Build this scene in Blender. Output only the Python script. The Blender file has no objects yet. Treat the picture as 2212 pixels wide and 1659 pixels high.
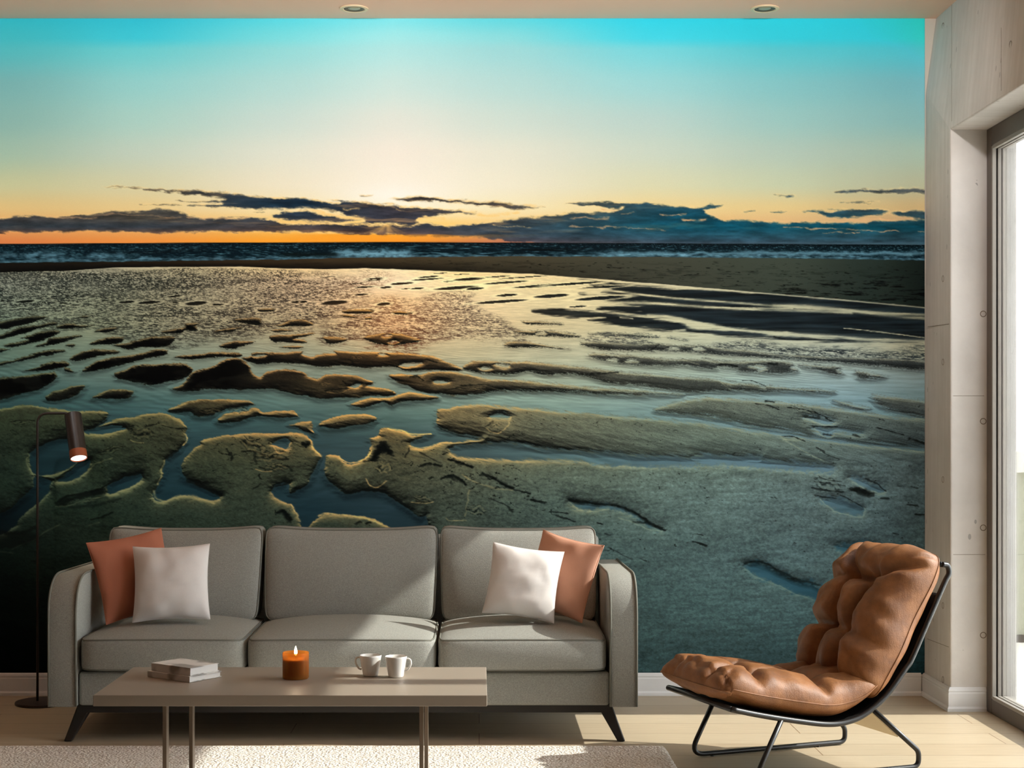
import bpy, bmesh, math, random
import numpy as np
from mathutils import Vector, Matrix, noise as mnoise
import math
import numpy as np
# ---------------------------------------------------------------- printed mural
# Everything is laid out in print units (one unit = 1/508 m on the wall).
MX0, MX1, MY0, MY1 = -140.0, 1997.0, 40.0, 1456.0
_lat = {}
def vnoise(x, y, seed):
    if seed not in _lat:
        _lat[seed] = np.random.RandomState(seed).rand(256, 256).astype(np.float32)
    L = _lat[seed]
    xf, yf = np.floor(x), np.floor(y)
    fx, fy = (x - xf).astype(np.float32), (y - yf).astype(np.float32)
    fx = fx * fx * (3 - 2 * fx); fy = fy * fy * (3 - 2 * fy)
    xi, yi = xf.astype(np.int32) & 255, yf.astype(np.int32) & 255
    xj, yj = (xi + 1) & 255, (yi + 1) & 255
    return (L[yi, xi] * (1 - fx) + L[yi, xj] * fx) * (1 - fy) + (L[yj, xi] * (1 - fx) + L[yj, xj] * fx) * fy
def fbm(x, y, seed, octaves=4, gain=.5):
    s, a, t = 0, 1.0, 0
    for o in range(octaves):
        c, n = math.cos(.55 + 1.1 * o), math.sin(.55 + 1.1 * o)
        s = s + a * vnoise((x * c - y * n) * 2 ** o + 17.3 * o, (x * n + y * c) * 2 ** o + 9.1 * o, seed + o); t += a; a *= gain
    return s / t - .5
def sst(a, b, x):
    t = np.clip((x - a) / (b - a), 0, 1)
    return t * t * (3 - 2 * t)
def grid_colour(X, Y, kx, ky, rows):
    kx, ky = np.array(kx, float), np.array(ky, float)
    G = np.array(rows, np.float32) / 255.
    ix = np.clip(np.searchsorted(kx, X[0]) - 1, 0, len(kx) - 2); fx = np.clip((X[0] - kx[ix]) / (kx[ix + 1] - kx[ix]), 0, 1)
    iy = np.clip(np.searchsorted(ky, Y[:, 0]) - 1, 0, len(ky) - 2); fy = np.clip((Y[:, 0] - ky[iy]) / (ky[iy + 1] - ky[iy]), 0, 1)
    fx = (fx * .6 + .4 * fx * fx * (3 - 2 * fx))[None, :, None]; fy = (fy * .6 + .4 * fy * fy * (3 - 2 * fy))[:, None, None]
    A = G[iy][:, ix] * (1 - fx) + G[iy][:, ix + 1] * fx
    B = G[iy + 1][:, ix] * (1 - fx) + G[iy + 1][:, ix + 1] * fx
    return (A * (1 - fy) + B * fy).astype(np.float32)
VIEW = {'p': (0, 0, 1), 'z': (0, 380, 3.16), 'y': (650, 380, 3.16), 'x': (1300, 380, 3.16), 'a': (0, 660, 3.687), 'b': (500, 660, 3.687),
        'c': (1000, 660, 3.687), 'd': (1400, 660, 3.687), 'e': (0, 860, 4.424), 'f': (350, 840, 4.424), 'g': (680, 860, 4.424),
        'h': (1100, 860, 4.424), 'i': (1500, 860, 4.424), 'j': (1250, 1100, 3.687)}
def pts(s):
    v, n = s.split(':'); ox, oy, k = VIEW[v]
    a = np.array([float(t) for t in n.replace(',', ' ').split()]).reshape(-1, 2)
    return a / k + (ox, oy)
def spline(p, closed=True, n=4):
    q = np.vstack([p[-1:], p, p[:2]]) if closed else np.vstack([2 * p[:1] - p[1:2], p, 2 * p[-1:] - p[-2:-1]])
    out = []
    for i in range(1, len(q) - 2):
        a, b, c, d = q[i - 1], q[i], q[i + 1], q[i + 2]
        for t in np.arange(n) / n:
            out.append(.5 * (2 * b + (c - a) * t + (2 * a - 5 * b + 4 * c - d) * t * t + (3 * b - a - 3 * c + d) * t ** 3))
    if not closed: out.append(p[-1])
    return np.array(out)
class Canvas:
    def __init__(self, step):
        self.xs = np.arange(MX0, MX1 + step * .5, step); self.ys = np.arange(MY0, MY1 + step * .5, step)
        self.step = step
        self.X, self.Y = np.meshgrid(self.xs, self.ys); self.X = self.X.astype(np.float32); self.Y = self.Y.astype(np.float32)
        k = np.clip((self.Y - 520) / 400, .12, 1.2)          # the beach recedes: grain shrinks toward the horizon
        self.k = k
        self.WX = self.X + fbm(self.X / (26 * k), self.Y / (13 * k), 11, 4, .55) * 10 * k
        self.WY = self.Y + fbm(self.X / (26 * k), self.Y / (13 * k), 21, 4, .55) * 6 * k
    def window(self, p, m):
        x0, y0 = p.min(0) - m; x1, y1 = p.max(0) + m
        i0, i1 = np.searchsorted(self.xs, [x0, x1]); j0, j1 = np.searchsorted(self.ys, [y0, y1])
        return slice(j0, j1), slice(i0, i1)
    def dist(self, q, x, y, closed, squash=1.0):
        d2 = np.full(x.shape, 1e12, np.float32); ins = np.zeros(x.shape, bool)
        n = len(q)
        for i in range(n if closed else n - 1):
            ax, ay = q[i]; bx, by = q[(i + 1) % n]
            dx, dy = bx - ax, (by - ay) * squash; l2 = dx * dx + dy * dy
            if l2 < 1e-9: continue
            px, py = x - ax, (y - ay) * squash
            t = np.clip((px * dx + py * dy) / l2, 0, 1)
            np.minimum(d2, (px - t * dx) ** 2 + (py - t * dy) ** 2, out=d2)
            if closed and ay != by:
                c = (ay > y) != (by > y)
                ins ^= c & (x < (bx - ax) * (y - ay) / (by - ay) + ax)
        d = np.sqrt(d2)
        return np.where(ins, d, -d) if closed else d
    def sdf(self, s, m=22, n=4, warp=True, coarse=1, squash=1.0):
        q = spline(pts(s), True, n) if n > 1 else pts(s)
        w = self.window(q, m)
        X, Y = (self.WX, self.WY) if warp else (self.X, self.Y)
        x, y = X[w], Y[w]
        if x.size == 0: return w, x
        if coarse > 1:
            h, l = x.shape
            j = np.minimum(np.arange(0, h + coarse, coarse), h - 1); i = np.minimum(np.arange(0, l + coarse, coarse), l - 1)
            d = self.dist(q, self.X[w][np.ix_(j, i)], self.Y[w][np.ix_(j, i)], True)
            sx = np.clip((x - self.X[w][0, 0]) / self.step / coarse, 0, len(i) - 1.001); sy = np.clip((y - self.Y[w][0, 0]) / self.step / coarse, 0, len(j) - 1.001)
            a, b = sx.astype(int), sy.astype(int); fx, fy = sx - a, sy - b
            return w, ((d[b, a] * (1 - fx) + d[b, a + 1] * fx) * (1 - fy) + (d[b + 1, a] * (1 - fx) + d[b + 1, a + 1] * fx) * fy).astype(np.float32)
        return w, self.dist(q, x, y, True, squash)
    def stroke(self, s, width, m=3, warp=True, squash=1.5):
        q = spline(pts(s), False, 4)
        w = self.window(q, width * m + 12)
        X, Y = (self.WX, self.WY) if warp else (self.X, self.Y)
        return w, self.dist(q, X[w], Y[w], False, squash)

MOUNDS = '''a:0,130 120,105 220,88 330,85 400,92 330,110 230,145 130,165 60,185 0,188 -200,200 -300,170
a:-60,250 0,235 80,205 150,175 250,160 320,155 400,135 460,140 440,155 330,175 270,195 230,215 100,245 0,272
a:440,178 500,150 580,143 620,155 700,160 770,152 700,172 600,180 520,186
a:165,262 230,240 300,215 400,198 480,205 440,240 370,265 340,280 250,300 150,325 80,330 30,320 90,298 180,285 230,268
a:280,327 370,290 400,260 500,250 600,238 660,240 600,262 500,295 400,318
a:760,200 850,180 930,175 920,195 860,212 790,212
a:620,98 660,85 720,85 700,98
a:1270,213 1370,190 1470,175 1480,145 1590,142 1560,165 1580,195 1530,203 1480,195 1440,222 1340,222
a:1865,120 1930,102 2060,100 2085,130 2070,155 1990,150
a:1710,207 1800,185 1930,175 1880,195 1840,217 1770,212
a:2050,32 2120,22 2200,30 2160,48 2080,48
a:715,310 790,270 880,252 975,250 985,275 950,300 800,312
a:895,312 1000,300 1120,270 1230,250 1390,252 1370,300 1310,330 1150,332 1020,350 950,330
a:-60,350 0,345 80,345 40,365 0,375
a:520,318 560,308 605,315 570,332
a:-200,500 0,455 120,430 230,395 330,365 450,350 520,362 420,390 280,415 130,450 0,478
a:550,425 610,385 700,355 800,350 950,362 920,385 800,400 680,430 600,440
a:190,520 280,500 380,455 450,445 540,450 545,480 480,500 380,515 300,522
a:515,505 545,495 590,528 540,528
a:655,520 760,450 900,410 1050,395 1180,365 1270,348 1340,358 1310,400 1180,420 1050,455 900,490 760,520 690,530
a:1380,412 1480,395 1600,385 1700,372 1900,378 1925,400 1880,415 1750,410 1600,420 1510,432
b:80,420 160,400 170,378 280,375 420,375 570,362 560,385 640,410 680,395 760,385 830,380 820,362 1000,370 1190,372 1400,380 1600,405 1720,450 1845,510 1760,520 1600,515 1500,515 1380,515 1320,490 1250,485 1100,497 960,485 880,475 720,488 600,470 450,460 350,455 250,465 170,455
a:915,545 1000,510 1080,475 1200,470 1330,462 1480,465 1525,490 1535,520 1500,560 1440,590 1330,610 1210,635 1100,610 950,585 930,570
b:-470,660 -390,630 -340,560 -300,525 -200,500 -120,470 -40,430 60,420 140,470 170,540 235,570 290,530 400,508 490,510 570,530 610,560 690,585 750,555 850,548 960,555 1060,580 1130,605 1120,630 1080,640 1190,650 1290,680 1300,710 1220,720 1100,715 1000,735 850,735 700,742 600,720 480,700 330,665 200,668 100,668 -50,668 -200,668 -300,685 -420,680
a:-200,610 0,575 120,565 250,550 380,535 440,530 450,575 400,620 330,660 250,690 150,710 0,755 -200,800
a:375,720 430,690 520,660 600,635 680,640 640,690 580,730 470,758 380,760
a:730,740 790,700 870,672 960,665 1040,675 1070,692 1020,735 930,748 840,742
b:945,790 1020,760 1110,735 1250,735 1380,695 1440,690 1540,710 1640,730 1600,745 1440,760 1330,770 1280,795 1220,770 1120,795 1040,810
b:1255,560 1330,545 1430,550 1500,555 1600,530 1740,530 1900,555 2040,590 2143,590 2343,605 2593,630 2843,655 3093,670 3343,685 3593,710 3443,708 3143,712 2843,695 2593,682 2343,680 2183,678 2043,690 1943,710 1783,715 1663,700 1513,690 1400,640 1300,600
c:-5,500 40,460 130,440 350,450 500,450 700,470 1000,500 1200,525 1400,545 1700,570 2000,590 2212,620 2380,640 2580,655 2780,670 2960,690 2800,692 2600,680 2380,690 2212,680 2000,685 1850,695 1700,685 1550,660 1350,635 1150,615 1000,565 850,545 640,550 520,520 380,548 200,540 60,515
b:325,160 400,150 470,118 560,112 620,128 655,155 580,165 480,163 420,170
b:315,200 360,190 440,192 490,200 430,210 350,210
b:300,245 380,235 500,230 640,220 660,228 560,252 500,265 580,272 600,300 520,302 420,292 340,290
b:730,255 800,250 900,262 920,275 850,298 790,305 750,285
b:-100,320 20,285 130,285 190,290 100,320 0,348
b:390,332 480,322 570,325 560,340 450,342
b:880,45 940,32 1060,30 1135,45 1100,62 980,66 900,58
b:860,78 940,75 1010,98 920,95
b:1060,98 1110,92 1120,105 1070,112
b:1270,55 1340,45 1440,62 1350,72
b:1050,260 1120,235 1220,222 1340,225 1440,255 1510,280 1420,300 1280,315 1150,300
c:400,205 560,205 640,205 720,205 830,220 930,240 900,250 780,245 600,240 480,225
c:320,320 380,290 500,290 620,310 700,325 850,345 700,335 550,330 400,335
c:940,300 1100,290 1300,305 1500,305 1700,320 1900,320 2075,345 2275,360 2475,390 2615,425 2375,410 2175,400 2000,385 1800,370 1600,360 1400,360 1150,355 1000,330
c:1000,400 1060,380 1200,395 1330,400 1450,410 1600,430 1750,430 1900,425 2000,440 2205,450 2475,440 2635,470 2615,490 2665,520 2600,535 2375,532 2205,522 2175,500 2045,485 2015,505 1900,500 1750,480 1600,485 1400,475 1250,460 1100,430
c:1000,225 1200,225 1400,228 1560,250 1450,252 1250,240
c:1630,255 1790,275 1700,265
c:470,130 560,125 640,130 800,150 650,152 520,148
d:1000,390 1300,405 1600,415 2230,440 2230,515 1900,490 1600,465 1400,445 1200,430
d:1190,470 1350,480 1530,490 1500,510 1550,545 1480,550 1350,510 1250,490
d:1650,520 1780,540 1890,565 1800,580 1690,580 1660,550
d:1470,760 1560,775 1650,795 1760,820 1700,835 1560,800
d:1780,720 1950,735 2230,770 2230,900 2000,850 1850,800
p:1415,885 1440,875 1480,866 1520,860 1580,863 1650,868 1710,872 1770,878 1820,885 1890,895 1940,901 2010,911 2010,966 1900,960 1800,951 1730,939 1690,930 1620,920 1560,905 1500,897 1440,893
f:60,200 200,140 300,110 400,98 600,103 800,110 865,130 870,155 750,165 620,190 590,210 450,260 330,260 250,220 200,225 90,220
f:540,290 620,240 800,210 860,185 920,195 960,225 1100,215 1260,212 1300,260 1200,270 1000,265 900,255 840,280 720,310 620,330 550,320
f:1500,350 1560,300 1650,270 1850,235 2000,250 2060,305 1900,345 1650,375 1560,370
f:1220,340 1350,315 1420,310 1440,340 1445,430 1380,415 1300,370'''.split('\n')
# darker, wetter streaks of the far right flats
DARKS = '''x:-170,700 0,716 300,750 600,775 1000,795 1400,825 1700,850 2000,873 2230,895 2230,1130 1900,1125 1500,1100 1200,1060 900,1020 600,985 300,960 100,930 300,905 150,880 330,872 100,850 -60,830 200,822 0,790 60,770 -60,750 50,735
d:-30,15 300,15 600,30 1000,55 1400,75 1800,105 2230,130 2230,262 2000,250 1700,215 1500,190 1250,200 1050,210 850,200 650,185 500,150 330,110 250,85 100,75 -30,70
c:555,45 650,30 820,35 960,50 1100,60 1250,75 1400,90 1560,105 1750,150 1780,165 1875,185 2125,195 2325,215 2475,240 2675,245 2975,265 3275,285 3415,292 3175,295 2875,290 2675,280 2475,270 2275,260 1975,235 1800,220 1700,205 1550,195 1350,180 1180,150 1000,120 1130,95 950,85 750,80 620,65
x:-60,745 300,765 600,778 1000,800 1400,830 1700,855 2230,905 2230,925 1800,905 1400,880 1000,858 600,835 300,800 0,765
x:0,830 150,825 300,845 500,860 300,868 100,860
x:0,885 300,880 600,892 900,915 1200,925 1700,945 2000,960 1500,1000 900,960 400,930 0,925
x:1150,905 1500,918 2230,950 2230,985 1900,970 1500,945
y:1580,930 1700,910 1900,920 2150,935 2212,960 2000,965 1750,955
y:1900,810 2050,825 2212,845 2212,860 2050,850'''.split('\n')
# (view, cx, cy, rx, ry) small wet hollows
OVALS = '''z 20 852 20 4 z 175 857 65 9 z 300 866 20 3 z 435 869 30 5 z 515 882 35 5 z 720 852 30 5 z 865 861 55 9 z 1020 864 78 10 z 1195 822 50 7 z 1340 870 75 14 z 1490 878 42 7
z 490 820 45 4 z 595 795 16 3 z 2045 860 55 9 z 1820 916 60 11 z 2117 805 25 3 z 1835 762 20 3 z 1060 820 20 3 z 1190 866 30 4
y 505 702 60 6 y 500 713 60 3 y 435 760 65 6 y 375 735 50 3 y 580 762 40 7 y 690 735 80 8 y 795 769 45 7 y 715 771 30 3 y 870 690 70 6 y 865 706 110 6 y 1010 720 40 5 y 1150 705 110 10
y 1060 765 150 11 y 1190 770 60 9 y 415 810 45 7 y 20 860 25 8 y 230 866 90 15 y 565 876 45 10 y 395 926 105 14 y 700 938 65 6 y 1400 728 150 7 y 1650 750 200 9 y 1880 735 180 8 y 2050 760 170 8
y 1405 815 75 9 y 1710 820 120 12 y 2040 835 170 12 y 1370 858 180 10 y 1890 892 60 7 y 1550 690 200 4 y 1340 688 90 4 y 950 665 50 3 y 1100 672 60 3 y 180 690 60 3 y 130 735 40 3 y 60 805 30 3 y 210 810 20 3'''.split()
POOLS = '''b:165,402 210,393 270,395 230,408
b:1335,480 1400,455 1520,458 1470,478 1400,488
b:1170,390 1190,380 1240,390 1200,396
b:1610,612 1640,592 1715,600 1735,615 1660,618
b:940,645 1000,625 1040,632 990,655
b:1200,240 1240,230 1275,240 1230,252
b:1250,295 1290,278 1330,290 1280,305
c:130,495 180,485 230,500 170,515
c:250,470 300,460 370,475 330,495
c:1620,345 1670,328 1720,345 1670,350
c:1830,345 1880,325 1925,345 1880,355
c:1150,430 1200,418 1220,445 1170,445
c:1290,445 1330,425 1390,440 1340,450
c:580,225 620,205 670,215 640,232
d:800,482 900,475 940,500 880,528 860,500
d:580,600 640,595 720,615 660,625
d:750,600 790,590 880,615 930,655 860,635
e:320,510 450,430 600,390 700,400 740,520 720,620 600,690 400,745 330,720 290,620 290,540
e:340,745 480,790 500,830 400,960 250,1100 100,1250 0,1300 -500,1330 -500,1250 0,1110 150,1000 300,880 340,800
e:550,790 650,700 740,630 870,600 840,680 750,750 650,790
e:1040,830 1200,760 1340,730 1360,780 1250,850 1050,920
e:820,315 940,280 1100,260 1200,280 1150,310 1000,345 850,345
f:1060,520 1180,470 1230,510 1210,570 1130,560 1080,540
g:1680,165 1720,140 1790,138 1850,160 1845,195 1760,190 1680,190
h:-500,450 0,425 350,480 700,500 1000,520 1500,560 2212,560 2400,565 2400,640 2212,640 1500,655 1000,650 600,600 200,590 -500,560
i:0,195 300,230 550,270 800,300 1000,350 1300,400 1700,440 2230,470 2230,505 1700,460 1200,395 800,350 400,290 0,235 -260,200
i:0,540 400,560 700,590 1000,620 1300,650 1300,700 1000,690 800,680 400,650 0,620
i:1190,960 1400,950 1560,1030 1620,1060 1590,1130 1400,1100 1250,1020
i:1480,760 1600,770 1720,830 1800,890 1740,910 1640,860
i:1040,190 1190,180 1330,215 1310,250 1220,250 1100,210
i:1130,285 1380,290 1600,335 1500,345 1340,320 1280,380
i:1500,1390 1600,1370 1720,1400 1800,1480 1500,1500 1350,1420
j:1330,435 1380,420 1450,425 1560,475 1700,540 1930,620 1990,800 1870,725 1700,660 1550,590 1400,530 1345,480
h:590,985 700,1000 900,1020 1080,1040 1200,1100 1320,1200 1450,1265 1300,1200 1150,1110 950,1055 750,1070 620,1040'''.split('\n')
FORE_LEFT = 'p:-160,890 0,882 30,878 62,875 90,878 120,883 160,888 200,887 234,889 228,905 212,918 205,924 225,915 255,905 290,900 330,893 355,893 390,905 403,922 401,945 400,960 385,975 357,993 350,1030 343,1050 332,1065 336,1078 350,1083 377,1073 407,1071 440,1077 463,1082 477,1071 440,1055 404,1034 395,1021 396,1000 405,985 425,965 436,953 456,946 508,939 526,937 553,935 576,937 610,935 644,935 666,942 673,957 682,973 695,985 684,1003 671,1032 655,1055 630,1066 625,1063 626,1045 599,1046 592,1055 585,1064 590,1071 617,1086 628,1088 635,1100 646,1116 650,1130 660,1220 660,1600 -160,1600'
FORE_RIGHT = 'p:700,1016 704,990 707,983 727,983 739,990 745,1000 762,1004 782,995 795,980 800,965 805,955 798,948 820,940 822,925 840,925 875,933 895,940 930,937 915,944 895,950 887,957 890,965 905,969 930,964 950,957 975,955 1000,955 1040,945 1000,938 960,928 945,918 944,905 947,885 970,882 992,877 1040,874 1090,878 1100,880 1190,887 1300,897 1420,907 1510,916 1600,928 1700,942 1800,954 2010,974 2010,1600 920,1600 930,1160 906,1120 883,1100 850,1077 816,1063 788,1061 748,1067 725,1050 705,1032'
FORE_LOW = 'p:655,1150 690,1117 715,1109 750,1110 790,1115 825,1128 850,1140 920,1175 960,1200 960,1600 640,1600 640,1160'
STROKES = '''e:530,1000 650,940 880,885 1000,870|7|.9
e:930,880 1100,790 1200,755 1340,735|5|.9
e:880,1160 980,1140 1080,1090|6|.9
e:950,530 1050,485 1200,465|4|.9
e:370,470 450,425 560,390 650,380|5|.8
e:700,265 800,270 900,270 1010,220|6|.9
e:1170,275 1290,260|4|.9
e:1290,340 1380,345 1440,330|8|.8
e:1400,270 1500,255|6|.8
e:1560,265 1680,290 1770,295|4|.9
e:1600,580 1700,510 1770,440|6|.7
e:1600,130 1700,140 1800,130|4|.7
e:90,230 200,210 340,215|5|.7
e:480,290 600,300 650,280|6|.7
e:0,1270 150,1290 350,1240|14|.7
e:1800,800 1950,860 2100,910|8|.8
e:650,1040 850,1030 1000,1010 1150,960|8|.5
f:330,230 420,190 560,200|3|.9
f:640,190 760,165 865,155|4|.9
f:560,325 720,305 860,265|3|.8
f:1000,265 1290,262|3|.8
f:610,580 650,630 660,680|6|.8
f:770,500 880,535|7|.8
f:770,600 900,590 1000,640 1200,680|6|.8
f:900,610 890,690|6|.6
f:930,740 1000,770 1080,760|5|.7
f:1120,745 1200,740 1250,790|5|.7
f:1340,515 1380,540 1410,520|8|.9
f:940,820 950,850|7|.9
f:870,960 940,905|4|.8
f:1090,1180 1160,1170 1240,1240|9|.9
f:1220,905 1090,925|5|.8
f:560,1020 400,950 250,870|6|.7
g:560,590 620,480 660,430 700,480 730,530|14|.95
g:990,650 1080,620 1210,650|7|.95
g:1210,770 1300,735 1380,770 1440,820|6|.95
g:1270,580 1400,620 1500,660|8|.95
g:1600,720 1700,760 1800,820 1890,860|8|.95
g:1000,520 1200,620|4|.6
g:860,560 900,480|4|.7
g:1660,960 1800,1010 1900,1080|4|.7
g:620,840 680,855|9|.9
g:960,960 1020,990 1090,980|5|.7
g:390,1195 430,1180|7|.9
g:495,1190 530,1185|8|.9
g:1680,150 1760,130 1850,160|3|.9
g:1640,270 1700,220|6|.6
g:1180,280 1300,330 1480,380 1700,385|4|.7
g:500,880 700,910 900,1040|6|.7
g:1990,900 2060,920|5|.9
g:2080,970 2190,1010|5|.9
h:590,975 700,990 900,1015 1080,1035 1200,1090 1320,1180 1500,1265|6|.9
h:580,970 680,985|10|.9
h:1180,1185 1300,1190|7|.7
h:0,850 60,880 200,910|7|.8
h:220,970 340,1000|6|.9
h:400,1080 560,1100|6|.9
h:450,1120 620,1180|6|.8
h:840,1190 890,1205|7|.8
h:1770,1370 1870,1410|5|.8
h:920,1290 970,1305|5|.6
i:590,60 680,65 800,110|3|.8
i:680,30 760,40|5|.8
i:900,90 1050,110 1200,160 1330,225|3|.9
i:1040,170 1190,185|8|.7
i:1130,265 1370,275|5|.8
i:1240,340 1300,350|7|.7
i:1740,280 1850,310 1990,355|4|.9
i:2060,390 2212,440|7|.9
i:1500,345 1580,370|5|.7
i:830,365 940,370 1050,410|3|.8
i:1160,470 1370,590|3|.7
i:1170,760 1400,800|3|.7
i:1150,800 1430,840|3|.7
i:1130,860 1420,900|5|.8
i:1150,930 1350,960|4|.8
i:1500,870 1600,880 1680,920|15|.75
i:1400,930 1520,980 1600,1050|3|.8
i:1640,770 1740,820 1820,890|3|.8
i:1790,960 1850,965|6|.8
i:2020,1010 2130,1030|6|.8
i:2110,1105 2200,1110|6|.9
i:2070,850 2120,855|4|.7
i:1940,840 1980,850|4|.6
i:1910,1290 1950,1300|3|.7
i:60,1400 110,1420|6|.7
j:1330,430 1400,418 1500,440 1640,510 1760,560 1920,610|6|.75
j:160,110 180,118|7|.7
j:960,200 990,210|4|.7
j:920,255 1010,290|5|.7
j:240,300 430,400|3|.5
j:500,395 540,410|4|.7
j:1670,545 1740,555|5|.7
b:890,600 930,640 1000,610 1060,620|3|.9
b:750,680 850,665 920,660|4|.9
b:1420,570 1470,560 1530,600|3|.9
b:1610,600 1650,585 1730,605|3|.8
b:1690,680 1800,655 1860,660|3|.8
b:1900,640 2000,632 2080,640|3|.8
b:1330,470 1420,445 1520,450|5|.9
b:1520,440 1560,430 1640,450|4|.9
b:930,430 1000,470 1100,480|3|.8
b:1180,690 1280,685|3|.7
b:2060,870 2120,852 2200,870|3|.9
c:1020,540 1110,540 1240,530|5|.8
c:-20,640 60,635|3|.8
c:560,235 600,205 680,215|2|.9
c:1500,350 1560,310|5|.6
d:560,470 640,470 700,485|5|.9
d:960,465 1030,470|6|.9
d:750,598 830,600 930,645|2|.8
d:1000,250 1090,268|4|.8'''.split('\n')
# bright rims that catch the low sun
RIMS = '''e:290,540 260,580 270,640 320,720 340,760|3|.7
e:520,800 620,800 750,760 850,690 940,620 1080,570|3|.55
e:530,1030 700,1010 900,960 1100,910 1250,860 1350,790|3|.6
e:1780,350 1785,400 1760,460|3|1.3
e:1570,600 1545,700 1520,820|3|.9
e:1480,880 1490,940 1560,985 1640,960 1780,935 1900,945 2050,1010|4|.9
e:130,1440 300,1360 400,1300 560,1210|3|.5
e:870,345 1000,350 1180,310|3|.8
e:1250,390 1300,415 1380,420|3|.8
e:0,1470 120,1480|5|.4
e:860,1210 950,1190|4|.4
f:1410,480 1450,570 1525,640|4|1.2
f:1060,560 1130,620 1200,570 1240,510|3|1.
f:1700,640 1760,700 1850,710 1940,670 2010,590|3|1.2
f:1040,990 1070,1030 1180,1095|3|.9
f:1230,1100 1310,1220 1330,1270|3|1.1
f:1500,1220 1600,1190 1800,1200 1950,1240 2100,1290|3|1.1
f:900,770 980,790 1050,785|3|.8
g:700,290 830,310 930,345 1100,340|3|1.2
g:920,455 980,475 1090,460 1200,430 1300,425|3|1.1
g:490,770 530,830 600,850 670,790|3|.9
g:930,995 1050,1005 1130,990|3|.9
g:1250,1145 1300,1175 1450,1170|3|.9
g:1480,870 1460,1000 1440,1130|3|.5
g:1400,730 1550,810 1700,860 1890,880|4|.6
g:1640,290 1700,330 1780,330 1850,240 1870,180|3|1.
g:1680,190 1850,195|2|.8
h:580,1000 660,1060 800,1080 950,1070|3|.8
h:1040,1140 1180,1190 1300,1240 1460,1270|3|.8
i:820,380 950,450 1100,540 1230,605|3|.8
i:1140,290 1230,370|3|.6
i:1190,965 1280,1050 1400,1110 1600,1140 1620,1060|3|.9
i:1510,800 1640,870 1740,915 1830,900|3|.7
i:1040,195 1220,250 1310,255|3|.7
i:840,400 1000,405|4|.7
j:1330,470 1400,535 1550,595 1700,660 1870,730|3|.8
j:2010,5 2100,40 2212,65|3|.7
b:760,690 850,700 960,660|2|.5
d:560,600 660,670|2|.5
d:270,430 400,470|2|.6
d:890,530 940,505 850,480|2|.6'''.split('\n')
CLOUDS = '''z:-300,300 0,290 230,275 380,283 500,268 640,258 750,245 900,240 1050,228 1200,235 1280,268 1400,285 1550,280 1700,285 1850,292 1950,325 2254,320 2554,330 2854,325 3054,335 3254,325 3554,290 3754,270 3954,248 4154,245 4254,210 4308,180 4458,190 4608,205 4808,205 4858,192 4928,215 4808,240 4868,282 4958,300 5108,305 5258,318 5508,312 5758,317 6008,310 6400,310 6400,480 4108,480 3654,458 3254,425 2854,412 2454,402 2212,385 1900,385 1500,385 1000,392 600,380 0,392 -300,392
z:720,72 850,72 1000,85 1200,100 1400,100 1600,125 1800,145 2000,150 2212,180 2300,185 2254,170 2454,175 2604,190 2754,210 2954,225 3104,235 3254,246 3204,262 3054,268 2904,282 2834,300 2854,330 2600,330 2450,325 2480,300 2350,265 2212,228 1900,226 1500,217 1280,207 1500,190 1200,172 1500,165 1450,142 1200,120 1000,100 850,85
z:960,195 1100,193 1240,205 1050,204
z:1860,262 1950,240 2100,240 2254,265 2454,300 2300,315 2100,310 1900,290
y:600,155 800,140 1000,160 1200,175 1350,172 1500,195 1650,210 1500,228 1350,215 1150,200 900,182 700,175
y:1800,190 2000,180 2150,175 2250,195 2250,225 2000,210
x:1580,110 1800,95 2000,85 2230,90 2230,125 1950,115 1650,125
x:1620,188 1750,180 1880,180 1760,190
x:1340,245 1600,235 1750,230 1900,230 1950,245 1850,278 1600,287 1480,260
x:1940,260 2050,245 2230,245 2230,305 2100,285
x:1150,247 1210,238 1260,238 1190,250
x:960,238 1000,232 1050,235 1000,241
x:1190,135 1270,125 1320,128 1250,140
y:400,140 480,138 440,144
z:1730,250 1810,248 1770,255'''.split('\n')
GLEAMS = '''y:60,232 150,245 250,270 350,285 420,290|5|1.
y:0,328 200,328 400,335 480,340|2.2|1.
y:480,340 600,340 760,342|2.6|1.1
y:790,295 850,280 900,290 980,300|5|1.
y:1140,330 1230,331|2|.9
y:1320,344 1560,352|2|.7
y:1860,295 1960,285 2110,287|3.5|.8
y:1850,349 2200,351|1.8|.7
y:1220,262 1330,268 1480,245|6|.9
y:300,230 390,225|3|.8
y:480,190 620,215 700,250|2|.6
y:880,215 1000,240|1.6|.6
x:-30,355 250,358 430,375|1.6|.7
x:1220,350 1500,358 1800,372 2010,380|2.4|.8
x:1500,396 1750,385|1.6|.7
x:400,270 570,268|2.4|.9
x:560,302 690,297|4|1.
x:0,228 80,232|4|.9
x:140,258 220,252|2.2|.7
x:1650,300 1850,300 2010,298|3|.7
x:2150,380 2230,380|2.4|.8
z:350,275 420,290 520,290 640,285|4|.6
z:640,268 900,262 1150,275 1230,285|2.5|.45
z:1290,290 1500,285 1700,290|3|.7
z:1900,322 2212,330|1.8|.8'''.split('\n')

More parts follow.
